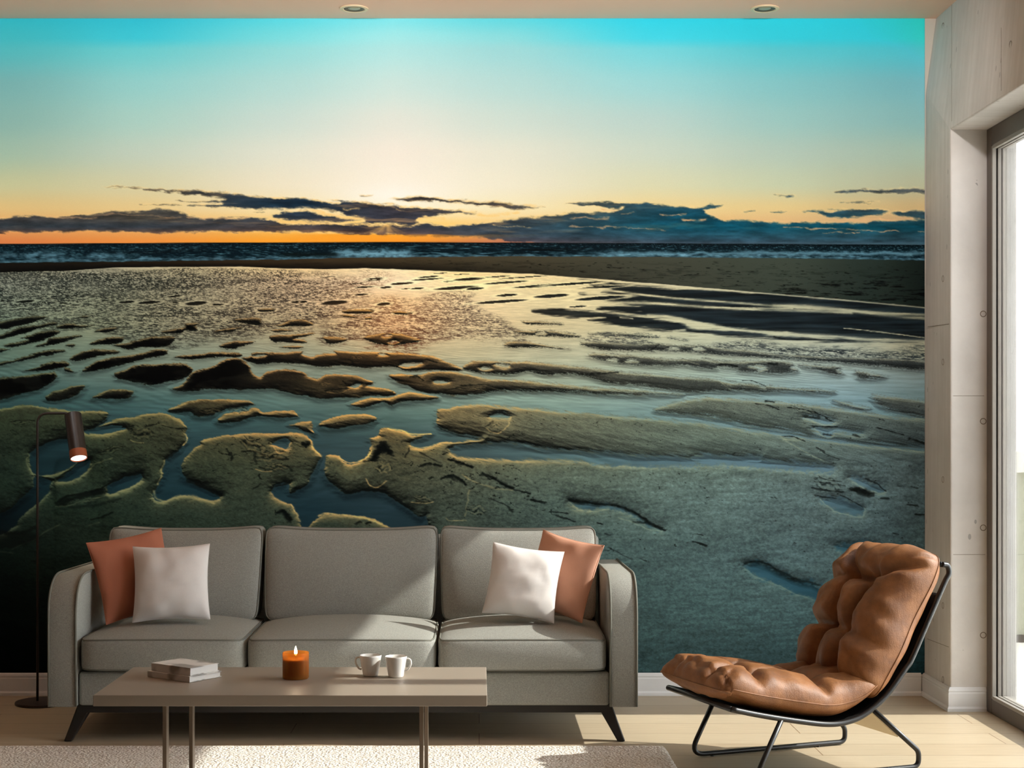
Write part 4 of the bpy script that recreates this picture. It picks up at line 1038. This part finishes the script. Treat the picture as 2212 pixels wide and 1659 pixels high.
# arms: a slab whose front rolls over into the top
def arm(xo, xi, sgn):
    prof = [Vector((p[0], p[1], 0)) for p in [(q.x, q.y) for q in fillet([(5.503, .134, 0), (5.496, .606, 0), (6.30, .596, 0)], .16, 14)]] + [Vector((6.30, .134, 0))]
    n = len(prof); w = [0, .012, .5, .988, 1]
    mb = MB(); rings = []
    cy, cz = 5.95, .36
    for k, t in enumerate(w):
        s = .985 if k in (0, 4) else 1.0
        off = {0: 0, 1: 0, 2: 0, 3: 0, 4: 0}[k]
        for p in prof:
            lean = -.012 * max(0, (p.y - .3) / .3)
            x = xi + (xo - xi) * t + lean * 0
            mb.v.append((x, cy + (p.x - cy) * (1 if s == 1 else .992), cz + (p.y - cz) * (1 if s == 1 else .985)))
    for k in range(4):
        for i in range(n):
            j = (i + 1) % n; mb.f.append((k * n + i, k * n + j, (k + 1) * n + j, (k + 1) * n + i))
    mb.f += [tuple(range(n)), tuple(4 * n + i for i in range(n))[::-1]]
    o = spart(mb.build('arm', M['sofa'], smooth=True, bevel=.006, seg=3))
    for x in (xi, xo):
        pm = MB(); pm.tube([(x + (.001 if x == xo else -.001) * (1 if xo > xi else -1), p.x - .002, p.y + .002) for p in prof[:-1]], .0042, 8)
        q = pm.build('piping', M['piping'], smooth=True); q.parent = o
    return o
arm(-1.548, -1.452, -1); arm(.566, .474, 1)
mb = MB(); mb.box(-1.450, .472, 5.53, 6.28, .134, .256); spart(mb.build('base_frame', M['sofa'], bevel=.012, seg=3))
mb = MB(); mb.box(-1.47, .49, 6.26, 6.33, .134, .70); spart(mb.build('back_frame', M['sofa'], bevel=.02, seg=3))
mb = MB(); mb.box(-1.46, .48, 5.55, 5.60, .106, .1335); mb.box(-1.46, .48, 6.2, 6.25, .106, .1335); spart(mb.build('base_rail', M['black_wood']))
def sofa_leg(x, y, dx, dy):
    mb = MB(); t = .028
    a = [(x - t, y - t), (x + t, y - t), (x + t, y + t), (x - t, y + t)]; u = .014
    b = [(x + dx - u, y + dy - u), (x + dx + u, y + dy - u), (x + dx + u, y + dy + u), (x + dx - u, y + dy + u)]
    mb.add([(p, q, .1335) for p, q in a] + [(p, q, .001) for p, q in b], [(0, 1, 2, 3), (4, 7, 6, 5)] + [(i, i + 4, (i + 1) % 4 + 4, (i + 1) % 4) for i in range(4)])
    spart(mb.build('leg', M['black_wood'], bevel=.005, seg=3))
sofa_leg(-1.432, 5.585, -.062, -.025); sofa_leg(.455, 5.585, .062, -.025); sofa_leg(-1.44, 6.18, -.062, .0); sofa_leg(.462, 6.18, .062, .0)
def sofa_cushion(name, x0, x1, T, hx, hy, hz, fn, pipes, k=9):
    v, f = round_box(22, k); w = [fn(p) for p in v]
    o = spart(link(name, w, f, M['sofa'], None))
    for pl in pipes:
        pm = MB(); pm.tube([fn(Vector(p)) for p in pl], .0034, 8, closed=True); q = pm.build('piping', M['piping'], smooth=True); q.parent = o
    return o
def rim_loop(z, n=16, k=9, flip=None):
    out = []
    for i in range(4 * n):
        t = i / n; e, u = int(t), (t % 1) * 2 - 1
        p = [(u, -1), (1, u), (-u, 1), (-1, -u)][e]; q = Vector((p[0], p[1], z)); kn = sum(abs(c) ** k for c in q) ** (1 / k)
        out.append(q * (1.0 / kn) * 1.002)
    return out
for x0, x1 in ((-1.444, -.848), (-.840, -.157), (-.149, .462)):
    cxm, hw = (x0 + x1) / 2, (x1 - x0) / 2
    def fn(p, cxm=cxm, hw=hw):
        cr = (1 - p.x ** 2) ** .8 * max(0, 1 - p.y ** 2) ** .6 if abs(p.x) < 1 and abs(p.y) < 1 else 0
        z = .262 + (p.z + 1) * .0575 + (.034 * cr + .012 * (p.y + 1) / 2 * (1 - p.x ** 2 * .4)) * (p.z + 1) / 2
        y = 5.80 + p.y * .298 - .018 * (1 - p.x ** 2) * (1 if p.y < 0 else 0) * abs(p.y) * max(0, 1 - .6 * p.z ** 2)
        return Vector((cxm + p.x * hw * (1 + .006 * (1 - p.z ** 2)), y, z))
    sofa_cushion('seat_cushion', x0, x1, 0, 0, 0, 0, fn, [rim_loop(.93, 22, 14), rim_loop(-.93, 22, 14)], 14)
for x0, x1 in ((-1.466, -.856), (-.848, -.163), (-.155, .464)):
    cxm, hw = (x0 + x1) / 2, (x1 - x0) / 2
    def fn(p, cxm=cxm, hw=hw):
        # local z runs up the cushion, local y is its thickness
        bulge = max(0, 1 - p.x ** 2) ** .55 * max(0, 1 - p.z ** 2) ** .55
        t = (p.z + 1) / 2
        y = 6.020 + .100 * t + p.y * (.066 - .012 * t) + (-.040 * bulge if p.y < 0 else 0) * abs(p.y)
        up = .018 * abs(p.x) ** 3 * t - .004 * t
        return Vector((cxm + p.x * hw * (1 - .035 * (1 - t) ** 2), y, .384 + .366 * t - .012 * t + up))
    loop = []
    for q in rim_loop(.0, 16, 8):
        loop.append(q)
    def ring(yv, k=8, n=16):
        out = []
        for i in range(4 * n):
            t = i / n; e, u = int(t), (t % 1) * 2 - 1
            p = [(u, -1), (1, u), (-u, 1), (-1, -u)][e]; q = Vector((p[0], yv, p[1])); kn = sum(abs(c) ** k for c in q) ** (1 / k)
            out.append(q * (1.0 / kn) * 1.003)
        return out
    sofa_cushion('back_cushion', x0, x1, 0, 0, 0, 0, fn, [ring(-.9, 14, 22), ring(.9, 14, 22)], 14)

# ---------------------------------------------------------------- throw pillows
def pillow(mat, size, thick, loc, yaw, tilt, roll, label, seed, h=None):
    n = 30; h = h or size; mb = MB(); v = []
    def pt(a, b, s):
        pin = 1 - .07 * (1 - b * b) * abs(a) ** 2; pin2 = 1 - .07 * (1 - a * a) * abs(b) ** 2
        t = (max(0, 1 - abs(a) ** 2.2) * max(0, 1 - abs(b) ** 2.2)) ** .52
        w = mnoise.noise(Vector((a * 2.1 + seed, b * 2.1, s * 3))) * .16 + mnoise.noise(Vector((a * 5 + seed, b * 5, s * 7))) * .05
        cr = max(0, abs(a) - .5) * max(0, abs(b) - .5) * 4
        fold = .10 * math.sin((a * 7 + seed) * 1.3 + b * 2) * math.exp(-((1 - abs(b)) / .3) ** 2)
        return Vector((a * pin * size / 2, s * thick / 2 * t * (1 + w + fold - .25 * cr), b * pin2 * h / 2))
    idx = {}
    for s in (-1, 1):
        for i in range(n + 1):
            for j in range(n + 1):
                a, b = math.sin((i / n * 2 - 1) * math.pi / 2), math.sin((j / n * 2 - 1) * math.pi / 2)
                e = i in (0, n) or j in (0, n)
                if e and s == 1: idx[s, i, j] = idx[-1, i, j]; continue
                idx[s, i, j] = len(v); v.append(pt(a, b, s))
    f = []
    for s in (-1, 1):
        for i in range(n):
            for j in range(n):
                q = (idx[s, i, j], idx[s, i + 1, j], idx[s, i + 1, j + 1], idx[s, i, j + 1]); f.append(q if s < 0 else q[::-1])
    o = link('throw_pillow', v, f, mat)
    sm = MB(); lp = []
    for t in range(80):
        e, u = t // 20, (t % 20) / 20 * 2 - 1; a, b = [(u, -1), (1, u), (-u, 1), (-1, -u)][e]; lp.append(pt(a, b, -1) * 1.0)
    q = MB(); q.tube(lp, .0016, 6, closed=True); sq = q.build('seam', mat, o, smooth=True)
    o.rotation_mode = 'ZXY' if False else 'XYZ'
    o.matrix_world = Matrix.Translation(loc) @ Matrix.Rotation(yaw, 4, 'Z') @ Matrix.Rotation(tilt, 4, 'X') @ Matrix.Rotation(roll, 4, 'Y')
    return tag(o, label, 'pillow', 'throw pillows on the sofa')
R = math.radians
PIL = [('rust_pillow', .315, .10, (-1.309, 5.802, .579), R(38), R(-15), R(-8), 'rust red throw pillow tucked into the shaded arm beside the floor lamp', 1.3),
       ('grey_pillow', .285, .11, (-1.150, 5.712, .560), R(4), R(-15), R(-2), 'light grey throw pillow leaning in front of the rust red pillow', 4.7),
       ('grey_pillow', .270, .11, (.165, 5.715, .562), R(-6), R(-15), R(7.5), 'light grey throw pillow leaning in front of the peach pillow', 8.1),
       ('peach_pillow', .300, .10, (.316, 5.812, .578), R(-40), R(-15), R(9), 'peach throw pillow tucked into the sunlit arm of the sofa', 2.9)]
for mt, sz, th, loc, yaw, tilt, roll, lab, sd in PIL: pillow(M[mt], sz, th, loc, yaw, tilt, roll, lab, sd)

# ---------------------------------------------------------------- rug
RX1, RY1 = .663, 5.43
def rug():
    nxr, nyr = 260, 200; x0, y0 = -2.9, 2.9; v, f = [], []
    for j in range(nyr + 1):
        for i in range(nxr + 1):
            x, y = x0 + (RX1 - x0) * i / nxr, y0 + (RY1 - y0) * j / nyr
            e = min(i, nxr - i, j, nyr - j)
            z = .013 + .0012 * mnoise.noise(Vector((x * 30, y * 30, 0))) if e > 0 else .0008
            if e == 0: x += .004 * mnoise.noise(Vector((x * 60, y * 60, 3))); y += .004 * mnoise.noise(Vector((x * 60, y * 60, 9)))
            v.append((x, y, z))
    f = [(j * (nxr + 1) + i, j * (nxr + 1) + i + 1, (j + 1) * (nxr + 1) + i + 1, (j + 1) * (nxr + 1) + i) for j in range(nyr) for i in range(nxr)]
    return link('rug', v, f, M['rug'])
tag(rug(), 'cream looped pile rug on the oak floor under the coffee table', 'rug')

# ---------------------------------------------------------------- coffee table
TZ = .42
ct = empty('coffee_table', (-.51, 4.37, .014), 'low taupe coffee table with thin bar legs on the cream rug', 'coffee table')
def tpart(mb, name, mat, **k):
    o = mb.build(name, mat, **k); o.parent = ct; o.matrix_parent_inverse = Matrix.Translation(ct.location).inverted(); return o
mb = MB(); mb.box(-1.043, .0215, 4.128, 4.609, TZ - .03, TZ); tpart(mb, 'tabletop', M['taupe'], bevel=.0015)
for x in (-.855, -.157):
    for y in (4.17, 4.55):
        mb = MB(); mb.box(x - .0055, x + .0055, y - .016, y + .016, .0305, TZ - .0302); tpart(mb, 'leg', M['taupe_metal'], bevel=.001)
    mb = MB(); mb.box(x - .0055, x + .0055, 4.154, 4.566, .0145, .030); tpart(mb, 'floor_bar', M['taupe_metal'], bevel=.001)
# books
def book(cx, cy, z, w, d, t, yaw, label):
    r = empty('book', (cx, cy, z), label, 'book', 'white books on the coffee table'); r.rotation_euler.z = yaw
    mb = MB(); c = .0022
    mb.box(-w / 2, w / 2, -d / 2, d / 2, 0, c); mb.box(-w / 2, w / 2, -d / 2, d / 2, t - c, t); mb.box(-w / 2, w / 2, -d / 2, -d / 2 + c, c, t - c)
    mb.build('cover', M['cover'], r, bevel=.0006)
    mb = MB(); mb.box(-w / 2 + .003, w / 2 - .003, -d / 2 + c + .0002, d / 2 - .003, c + .0001, t - c - .0001); mb.build('pages', M['paper'], r)
by = math.atan2(-.103, .142)
book(-.854, 4.4305, TZ + .0006, .175, .125, .0165, by, 'white hardback book at the bottom of the stack on the coffee table')
book(-.852, 4.4315, TZ + .0176, .162, .113, .0225, by, 'white paper-covered book lying on top of the other book')
# candle in amber glass
cd = empty('candle', (-.5285, 4.405, TZ + .0005), 'lit candle in an amber glass jar on the coffee table', 'candle')
rr, hh = .0380, .0745
MB().lathe([(0, 0), (rr - .002, 0), (rr, .003), (rr, hh), (rr - .0008, hh + .0006), (rr - .0022, hh), (rr - .0022, .010), (rr - .006, .008), (0, .008)], seg=56).build('jar', M['amber_glass'], cd, smooth=True, auto=50)
MB().lathe([(0, .0088), (rr - .007, .0088), (rr - .0032, .012), (rr - .003, .055), (rr - .006, .057), (.01, .0562), (0, .056)], seg=48).build('wax', M['wax'], cd, smooth=True, auto=50)
MB().tube([(0, 0, .055), (.0004, 0, .061), (0, 0, .066)], .0012, 8).build('wick', M['wick'], cd, smooth=True)
MB().lathe([(0, .0635), (.0028, .067), (.0048, .073), (.0042, .081), (.002, .089), (0, .0935)], seg=20).build('flame', M['flame'], cd, smooth=True)
ld = bpy.data.lights.new('candle_light', 'POINT'); ld.energy = .16; ld.color = (1, .80, .55); ld.shadow_soft_size = .006
lo = bpy.data.objects.new('candle_light', ld); COL.objects.link(lo); lo.location = (-.5285, 4.405, TZ + .104)
# cups
def cup(px, Y, ang, label):
    X = PX(px, Y); r = empty('cup', (X, Y, TZ + .0005), label, 'cup', 'white cups on the coffee table'); r.rotation_euler.z = ang
    k = 1.0
    prof = [(0, .0), (.019, 0), (.0212, .0015), (.0225, .006), (.0275, .03), (.0312, .055), (.0318, .0595), (.0312, .0604), (.0302, .0595), (.0292, .052), (.025, .026), (.020, .0065), (0, .005)]
    MB().lathe(prof, seg=48).build('body', M['white_china'], r, smooth=True, auto=60)
    h = crom([(.0292, 0, .052), (.036, 0, .0535), (.0425, 0, .049), (.0438, 0, .040), (.040, 0, .030), (.033, 0, .021), (.0262, 0, .0195)], 6)
    MB().tube(h, .0028, 10).build('handle', M['white_china'], r, smooth=True)
cup(800.5, 4.447, R(180), 'white china cup with its handle turned toward the candle')
cup(855.5, 4.425, R(-8), 'white china cup with its handle turned away from the candle')

# ---------------------------------------------------------------- floor lamp
LY = 6.307; LX = PX(81, LY)
lamp = empty('floor_lamp', (LX + .02, LY, .0005), 'slim dark floor lamp with a tilted cylinder shade beside the sofa', 'floor lamp')
MB().lathe([(0, 0), (.1085, 0), (.1095, .002), (.1095, .008), (.108, .0105), (.02, .012), (0, .012)], seg=64).build('base', M['lamp_metal'], lamp, smooth=True, auto=40)
dx = -.02; zt = PZ(893, LY)
arm_pts = fillet([(dx, 0, .012), (dx, 0, zt), (dx + .128, 0, zt), (dx + .142, 0, zt - .03)], .045, 10)
MB().tube(arm_pts, .0052, 12).build('pole', M['lamp_metal'], lamp, smooth=True)
ax = Vector((PX(180.5, LY) - LX - .02, -.075, PZ(990, LY))) - Vector((PX(157.5, LY) - LX - .02, 0, PZ(896, LY))); L_ = ax.length
rot = Vector((0, 0, -1)).rotation_difference(ax.normalized()).to_matrix()
top = Vector((PX(157.5, LY) - LX - .02, 0, PZ(896, LY)))
rl = .0345
sh = MB().lathe([(0, 0), (rl - .002, 0), (rl, -.002), (rl, -.165), (rl - .002, -.165), (rl - .002, -.004), (0, -.004)], top, 40, rot).build('shade', M['lamp_metal'], lamp, smooth=True, auto=40)
MB().lathe([(rl + .0004, -.1652), (rl + .0006, -L_), (rl - .0022, -L_), (rl - .0022, -.1652), (rl + .0004, -.1652)], top, 40, rot).build('band', M['lamp_band'], sh, smooth=True, auto=40)
MB().lathe([(0, -L_ + .012), (rl - .003, -L_ + .012), (rl - .003, -L_ + .004), (rl * .6, -L_ + .0015), (0, -L_ + .001)], top, 32, rot).build('bulb', M['lit_bulb'], lamp, smooth=True)

ld = bpy.data.lights.new('floor_lamp_light', 'SPOT'); ld.energy = 3; ld.color = (1, .84, .66); ld.spot_size = math.radians(95); ld.spot_blend = .8; ld.shadow_soft_size = .02
lo = bpy.data.objects.new('floor_lamp_light', ld); COL.objects.link(lo); tip = Vector((LX + .02, LY, 0)) + top + ax.normalized() * (L_ + .004); lo.location = tip
lo.rotation_euler = ax.to_track_quat('-Z', 'Y').to_euler()

# ---------------------------------------------------------------- lounge chair
fu, sv = Vector((-.936, -.352, 0)), Vector((.352, -.936, 0))
OB = Vector((.80, 4.85, 0)) - sv * .2135                       # middle of the front crossbar, on the floor
chair = empty('lounge_chair', (1.2, 5.2, 0), 'low tan leather lounge chair with tufted cushions on a black tube frame', 'chair')
def cw(w, v, z): return OB - fu * w + sv * v + Vector((0, 0, z))
def cpart(mb, name, mat, **k):
    o = mb.build(name, mat, **k); o.parent = chair; o.matrix_parent_inverse = Matrix.Translation(chair.location).inverted(); return o
HV = .2135; TR = .0095
rail = [(0, .248), (.10, .2235), (.226, .1975), (.352, .1765), (.43, .178), (.50, .199), (.584, .255), (.66, .340), (.685, .372), (.75, .495), (.815, .618), (.834, .650), (.828, .676), (.806, .682)]
railc = crom([(w, 0, z) for w, z in rail], 6)
def railz(w):
    for a, b in zip(railc, railc[1:]):
        if a.x <= w <= b.x: return a.z + (b.z - a.z) * (w - a.x) / max(1e-6, b.x - a.x)
    return rail[0][1] - .24 * w if w < 0 else rail[-1][1]
for sgn in (-1, 1):
    mb = MB(); mb.tube([cw(p.x, sgn * HV, p.z) for p in railc], TR, 14); cpart(mb, 'side_rail', M['black_metal'], smooth=True)
    pts_ = fillet([(.185, 0, .205), (.082, 0, .0105), (.712, 0, .0105), (.712, 0, .062), (.53, 0, .214)], .036, 8)
    mb = MB(); mb.tube([cw(p.x, sgn * (HV - .0), p.z) for p in pts_], TR - .0008, 14); cpart(mb, 'sled_base', M['black_metal'], smooth=True)
    for w in (.17, .6):
        mb = MB(); mb.lathe([(0, .0), (.007, .0), (.007, .006), (0, .006)], cw(w, sgn * HV, .0003), 14); cpart(mb, 'foot_pad', M['black_metal'])
mb = MB(); mb.tube([cw(0, -HV, .248), cw(0, HV, .248)], TR, 14); cpart(mb, 'crossbar', M['black_metal'], smooth=True)
mb = MB(); mb.tube([cw(.805, -HV, .682), cw(.805, HV, .682)], TR, 14); cpart(mb, 'crossbar', M['black_metal'], smooth=True)
# sling of canvas hung between the rails
mb = MB(); NS = 12; vv = []
sl = [p for p in railc if .02 < p.x < .80 and p.z < .68]
for p in sl:
    for j in range(NS + 1):
        s = -1 + 2 * j / NS; dip = .012 * (1 - s * s)
        vv.append(cw(p.x + dip * .5 * (p.z > .25), s * (HV - .008), p.z - dip * (p.z <= .25)))
ff = [(i * (NS + 1) + j, i * (NS + 1) + j + 1, (i + 1) * (NS + 1) + j + 1, (i + 1) * (NS + 1) + j) for i in range(len(sl) - 1) for j in range(NS)]
mb.add(vv, ff); o = cpart(mb, 'sling', M['sling'], smooth=True); md = o.modifiers.new('Solid', 'SOLIDIFY'); md.thickness = .003; md.offset = 0
mb = MB(); vv = []
for t in (0, 1):
    for j in range(NS + 1):
        s = -1 + 2 * j / NS; vv.append(cw(.528 + .105 * t, s * (HV - .004), .203 - .088 * t))
mb.add(vv, [(j, j + 1, NS + 2 + j, NS + 1 + j) for j in range(NS)]); o = cpart(mb, 'rear_flap', M['cream_canvas']); md = o.modifiers.new('Solid', 'SOLIDIFY'); md.thickness = .004; md.offset = 0
o['label'] = 'cream canvas flap'
# tufted cushions
def seg_d(a, b, p, q):
    dx, dy = q[0] - p[0], q[1] - p[1]; t = max(0, min(1, ((a - p[0]) * dx + (b - p[1]) * dy) / (dx * dx + dy * dy)))
    return math.hypot(a - p[0] - t * dx, b - p[1] - t * dy)
def tufted(name, fn, T, buttons, creases, seed, n=64, aspect=1.15, fr=.6, bk=.4):
    idx, v = {}, []
    def top_h(a, b):
        e = (max(0, 1 - abs(a) ** 4) * max(0, 1 - abs(b) ** 4)) ** .40
        d = 0
        for c in creases:
            p, q, dep, wd = c
            d = max(d, dep * math.exp(-(seg_d(a, b * aspect, (p[0], p[1] * aspect), (q[0], q[1] * aspect)) / wd) ** 1.5))
        for p in buttons: d = max(d, .95 * math.exp(-(math.hypot(a - p[0], (b - p[1]) * aspect) / .13) ** 1.3))
        wr = .05 * mnoise.noise(Vector((a * 3 + seed, b * 3, 1))) + .03 * mnoise.noise(Vector((a * 9 + seed, b * 9, 4)))
        m_ = max(abs(a), abs(b)); u = b if abs(a) > abs(b) else a
        pucker = .085 * math.sin(u * 17 + seed + 2.4 * mnoise.noise(Vector((u * 3, seed, 0)))) * max(0, (m_ - .55) / .45) ** 1.2 * (1 if m_ < .995 else 0)
        return e * (1 - .74 * d + wr + pucker)
    for s in (1, -1):
        for i in range(n + 1):
            for j in range(n + 1):
                a, b = math.sin((i / n * 2 - 1) * math.pi / 2) * .45 + (i / n * 2 - 1) * .55, math.sin((j / n * 2 - 1) * math.pi / 2) * .45 + (j / n * 2 - 1) * .55
                edge = i in (0, n) or j in (0, n)
                if edge and s < 0: idx[s, i, j] = idx[1, i, j]; continue
                ra, rb = a, b
                k = max(abs(a), abs(b)); c4 = (abs(a) ** 11 + abs(b) ** 11) ** (1 / 11)
                if c4 > 1e-6: ra, rb = a * k / c4, b * k / c4
                wob = 1 + .018 * math.sin(7 * a + 5 * b + seed) * k ** 4
                h = top_h(a, b) * T * fr if s > 0 else -(max(0, 1 - abs(a) ** 3) * max(0, 1 - abs(b) ** 3)) ** .45 * T * bk * (1 + .06 * math.sin(a * 13 + seed) * abs(b) ** 3 + .06 * math.sin(b * 15 + seed) * abs(a) ** 3)
                idx[s, i, j] = len(v); v.append(fn(ra * wob, rb * wob, h))
    f = []
    for s in (1, -1):
        for i in range(n):
            for j in range(n):
                q = (idx[s, i, j], idx[s, i + 1, j], idx[s, i + 1, j + 1], idx[s, i, j + 1]); f.append(q if s > 0 else q[::-1])
    mb = MB(); mb.add(v, f); o = cpart(mb, name, M['leather'], smooth=True)
    lp = [v[idx[1, i, 0]] for i in range(n)] + [v[idx[1, n, j]] for j in range(n)] + [v[idx[1, i, n]] for i in range(n, 0, -1)] + [v[idx[1, 0, j]] for j in range(n, 0, -1)]
    mb = MB(); mb.tube(lp, .0022, 6, closed=True); q = mb.build('seam', M['leather'], smooth=True); q.parent = o
    return o
def seat_fn(a, b, h):                                          # a: front(-1) to back(+1), b: far(-1) to near(+1)
    w = .262 + a * .305
    zb = .256 - .175 * (w + .04) + .06 * max(0, w - .42) ** 1.0
    zb = max(zb, railz(max(w, 0.0)) + .012 if w > 0 else 0)
    return cw(w, b * .222, zb + .052 + h)
bt2 = [(-.42, -.3), (-.42, .36), (.3, -.3), (.3, .36)]
cr2 = [((-.42, -.3), (-.42, .36), .72, .085), ((.3, -.3), (.3, .36), .72, .085), ((-.42, -.3), (.3, -.3), .72, .085), ((-.42, .36), (.3, .36), .72, .085),
       ((-.42, -.3), (-1, -.5), .55, .075), ((-.42, .36), (-1, .5), .55, .075), ((.3, -.3), (1, -.4), .5, .075), ((.3, .36), (1, .5), .5, .075),
       ((-.42, -.3), (-.6, -1), .55, .075), ((.3, -.3), (.3, -1), .55, .075), ((-.42, .36), (-.5, 1), .6, .075), ((.3, .36), (.32, 1), .55, .075)]
tufted('seat_cushion', seat_fn, .15, bt2, cr2, 1.7)
P0, P1 = Vector((.552, .242)), Vector((.818, .708))
dirn = (P1 - P0).normalized(); nrm = Vector((-dirn.y, dirn.x))
def back_fn(a, b, h):                                          # a: bottom(-1) to top(+1)
    t = (a + 1) / 2; c = P0.lerp(P1, t)
    q = c + nrm * (.012 + h + .012 * math.sin(math.pi * t) * 0)
    return cw(q.x, b * .226, q.y)
bt3 = [(.42, -.24), (.40, .34), (-.28, -.18), (-.34, .26)]
cr3 = [((.42, -.24), (.40, .34), .7, .085), ((.42, -.24), (-.28, -.18), .85, .085), ((.40, .34), (-.34, .26), .9, .085), ((-.28, -.18), (-.34, .26), .55, .11),
       ((.42, -.24), (1, -.75), .75, .08), ((.40, .34), (.75, .95), .45, .10), ((-.28, -.18), (-.28, -1), .7, .08), ((-.34, .26), (-1, .35), .75, .085), ((-.28, -.18), (-1, -.3), .5, .11), ((.42, -.24), (.3, -1), .35, .10), ((-.34, .26), (-.4, 1), .3, .10)]
tufted('back_cushion', back_fn, .235, bt3, cr3, 5.2, fr=.63, bk=.26)

# ---------------------------------------------------------------- recessed downlights
for px in (765, 1652):
    Y = 6.34; X = PX(px, Y)
    d = empty('downlight', (X, Y, CEIL), 'recessed ceiling downlight above the ' + ('middle of the sofa' if px < 1000 else 'lounge chair side of the room'), 'ceiling light', 'recessed ceiling lights')
    MB().lathe([(.044, -.0005), (.059, -.0005), (.0585, -.004), (.046, -.0055), (.043, -.003), (.043, -.0005)], seg=48).build('trim_ring', M['tan_trim'], d, smooth=True, auto=40)
    MB().lathe([(.0425, -.0006), (.0425, -.0035), (.036, -.0022), (.030, -.0014), (.026, -.0008)], seg=40).build('reflector', M['dark_can'], d, smooth=True)
    MB().lathe([(0, -.0028), (.016, -.0026), (.025, -.0012), (.0255, -.0006), (0, -.0006)], seg=32).build('bulb', M['frosted'], d, smooth=True)

# ---------------------------------------------------------------- light and camera
w = bpy.data.worlds.new('World'); SC.world = w; w.use_nodes = True
n, l = w.node_tree.nodes, w.node_tree.links
tc = n.new('ShaderNodeTexCoord'); sp = n.new('ShaderNodeSeparateXYZ'); l.new(tc.outputs['Generated'], sp.inputs[0])
cr = n.new('ShaderNodeValToRGB'); l.new(sp.outputs['Z'], cr.inputs['Fac'])
e = cr.color_ramp.elements; e[0].position = 0; e[0].color = (.92, .93, .95, 1); e[1].position = .35; e[1].color = (.88, .94, 1.0, 1)
l.new(cr.outputs['Color'], n['Background'].inputs['Color']); n['Background'].inputs['Strength'].default_value = WORLD
sun = bpy.data.lights.new('sun', 'SUN'); sun.energy = SUN; sun.angle = R(.8); sun.color = (1, .965, .90)
so = bpy.data.objects.new('sun', sun); COL.objects.link(so)
so.rotation_euler = Vector((-math.cos(R(36.3)), 0.0, -math.sin(R(36.3)))).to_track_quat('-Z', 'Y').to_euler()
for nm, loc, aim, en, col, size, bl in ADDED_SPOTS:
    ld = bpy.data.lights.new(nm, 'SPOT'); ld.energy = en; ld.color = col; ld.spot_size = R(size); ld.spot_blend = bl; ld.shadow_soft_size = .06
    lo = bpy.data.objects.new(nm, ld); lo.location = loc; COL.objects.link(lo)
    lo.rotation_euler = (Vector(aim) - Vector(loc)).to_track_quat('-Z', 'Y').to_euler()
cam = bpy.data.cameras.new('camera'); cam.sensor_width = 36; cam.lens = F / 2212 * 36; cam.shift_x = 71 / 2212; cam.shift_y = 88.5 / 2212; cam.clip_start = .05
co_ = bpy.data.objects.new('camera', cam); co_.location = (0, 0, EYE); co_.rotation_euler = (R(90), 0, 0); COL.objects.link(co_); SC.camera = co_
SC.view_settings.view_transform = 'Standard'; SC.view_settings.look = 'None'; SC.view_settings.exposure = EXPO; SC.view_settings.gamma = 1; SC.view_settings.use_curve_mapping = False
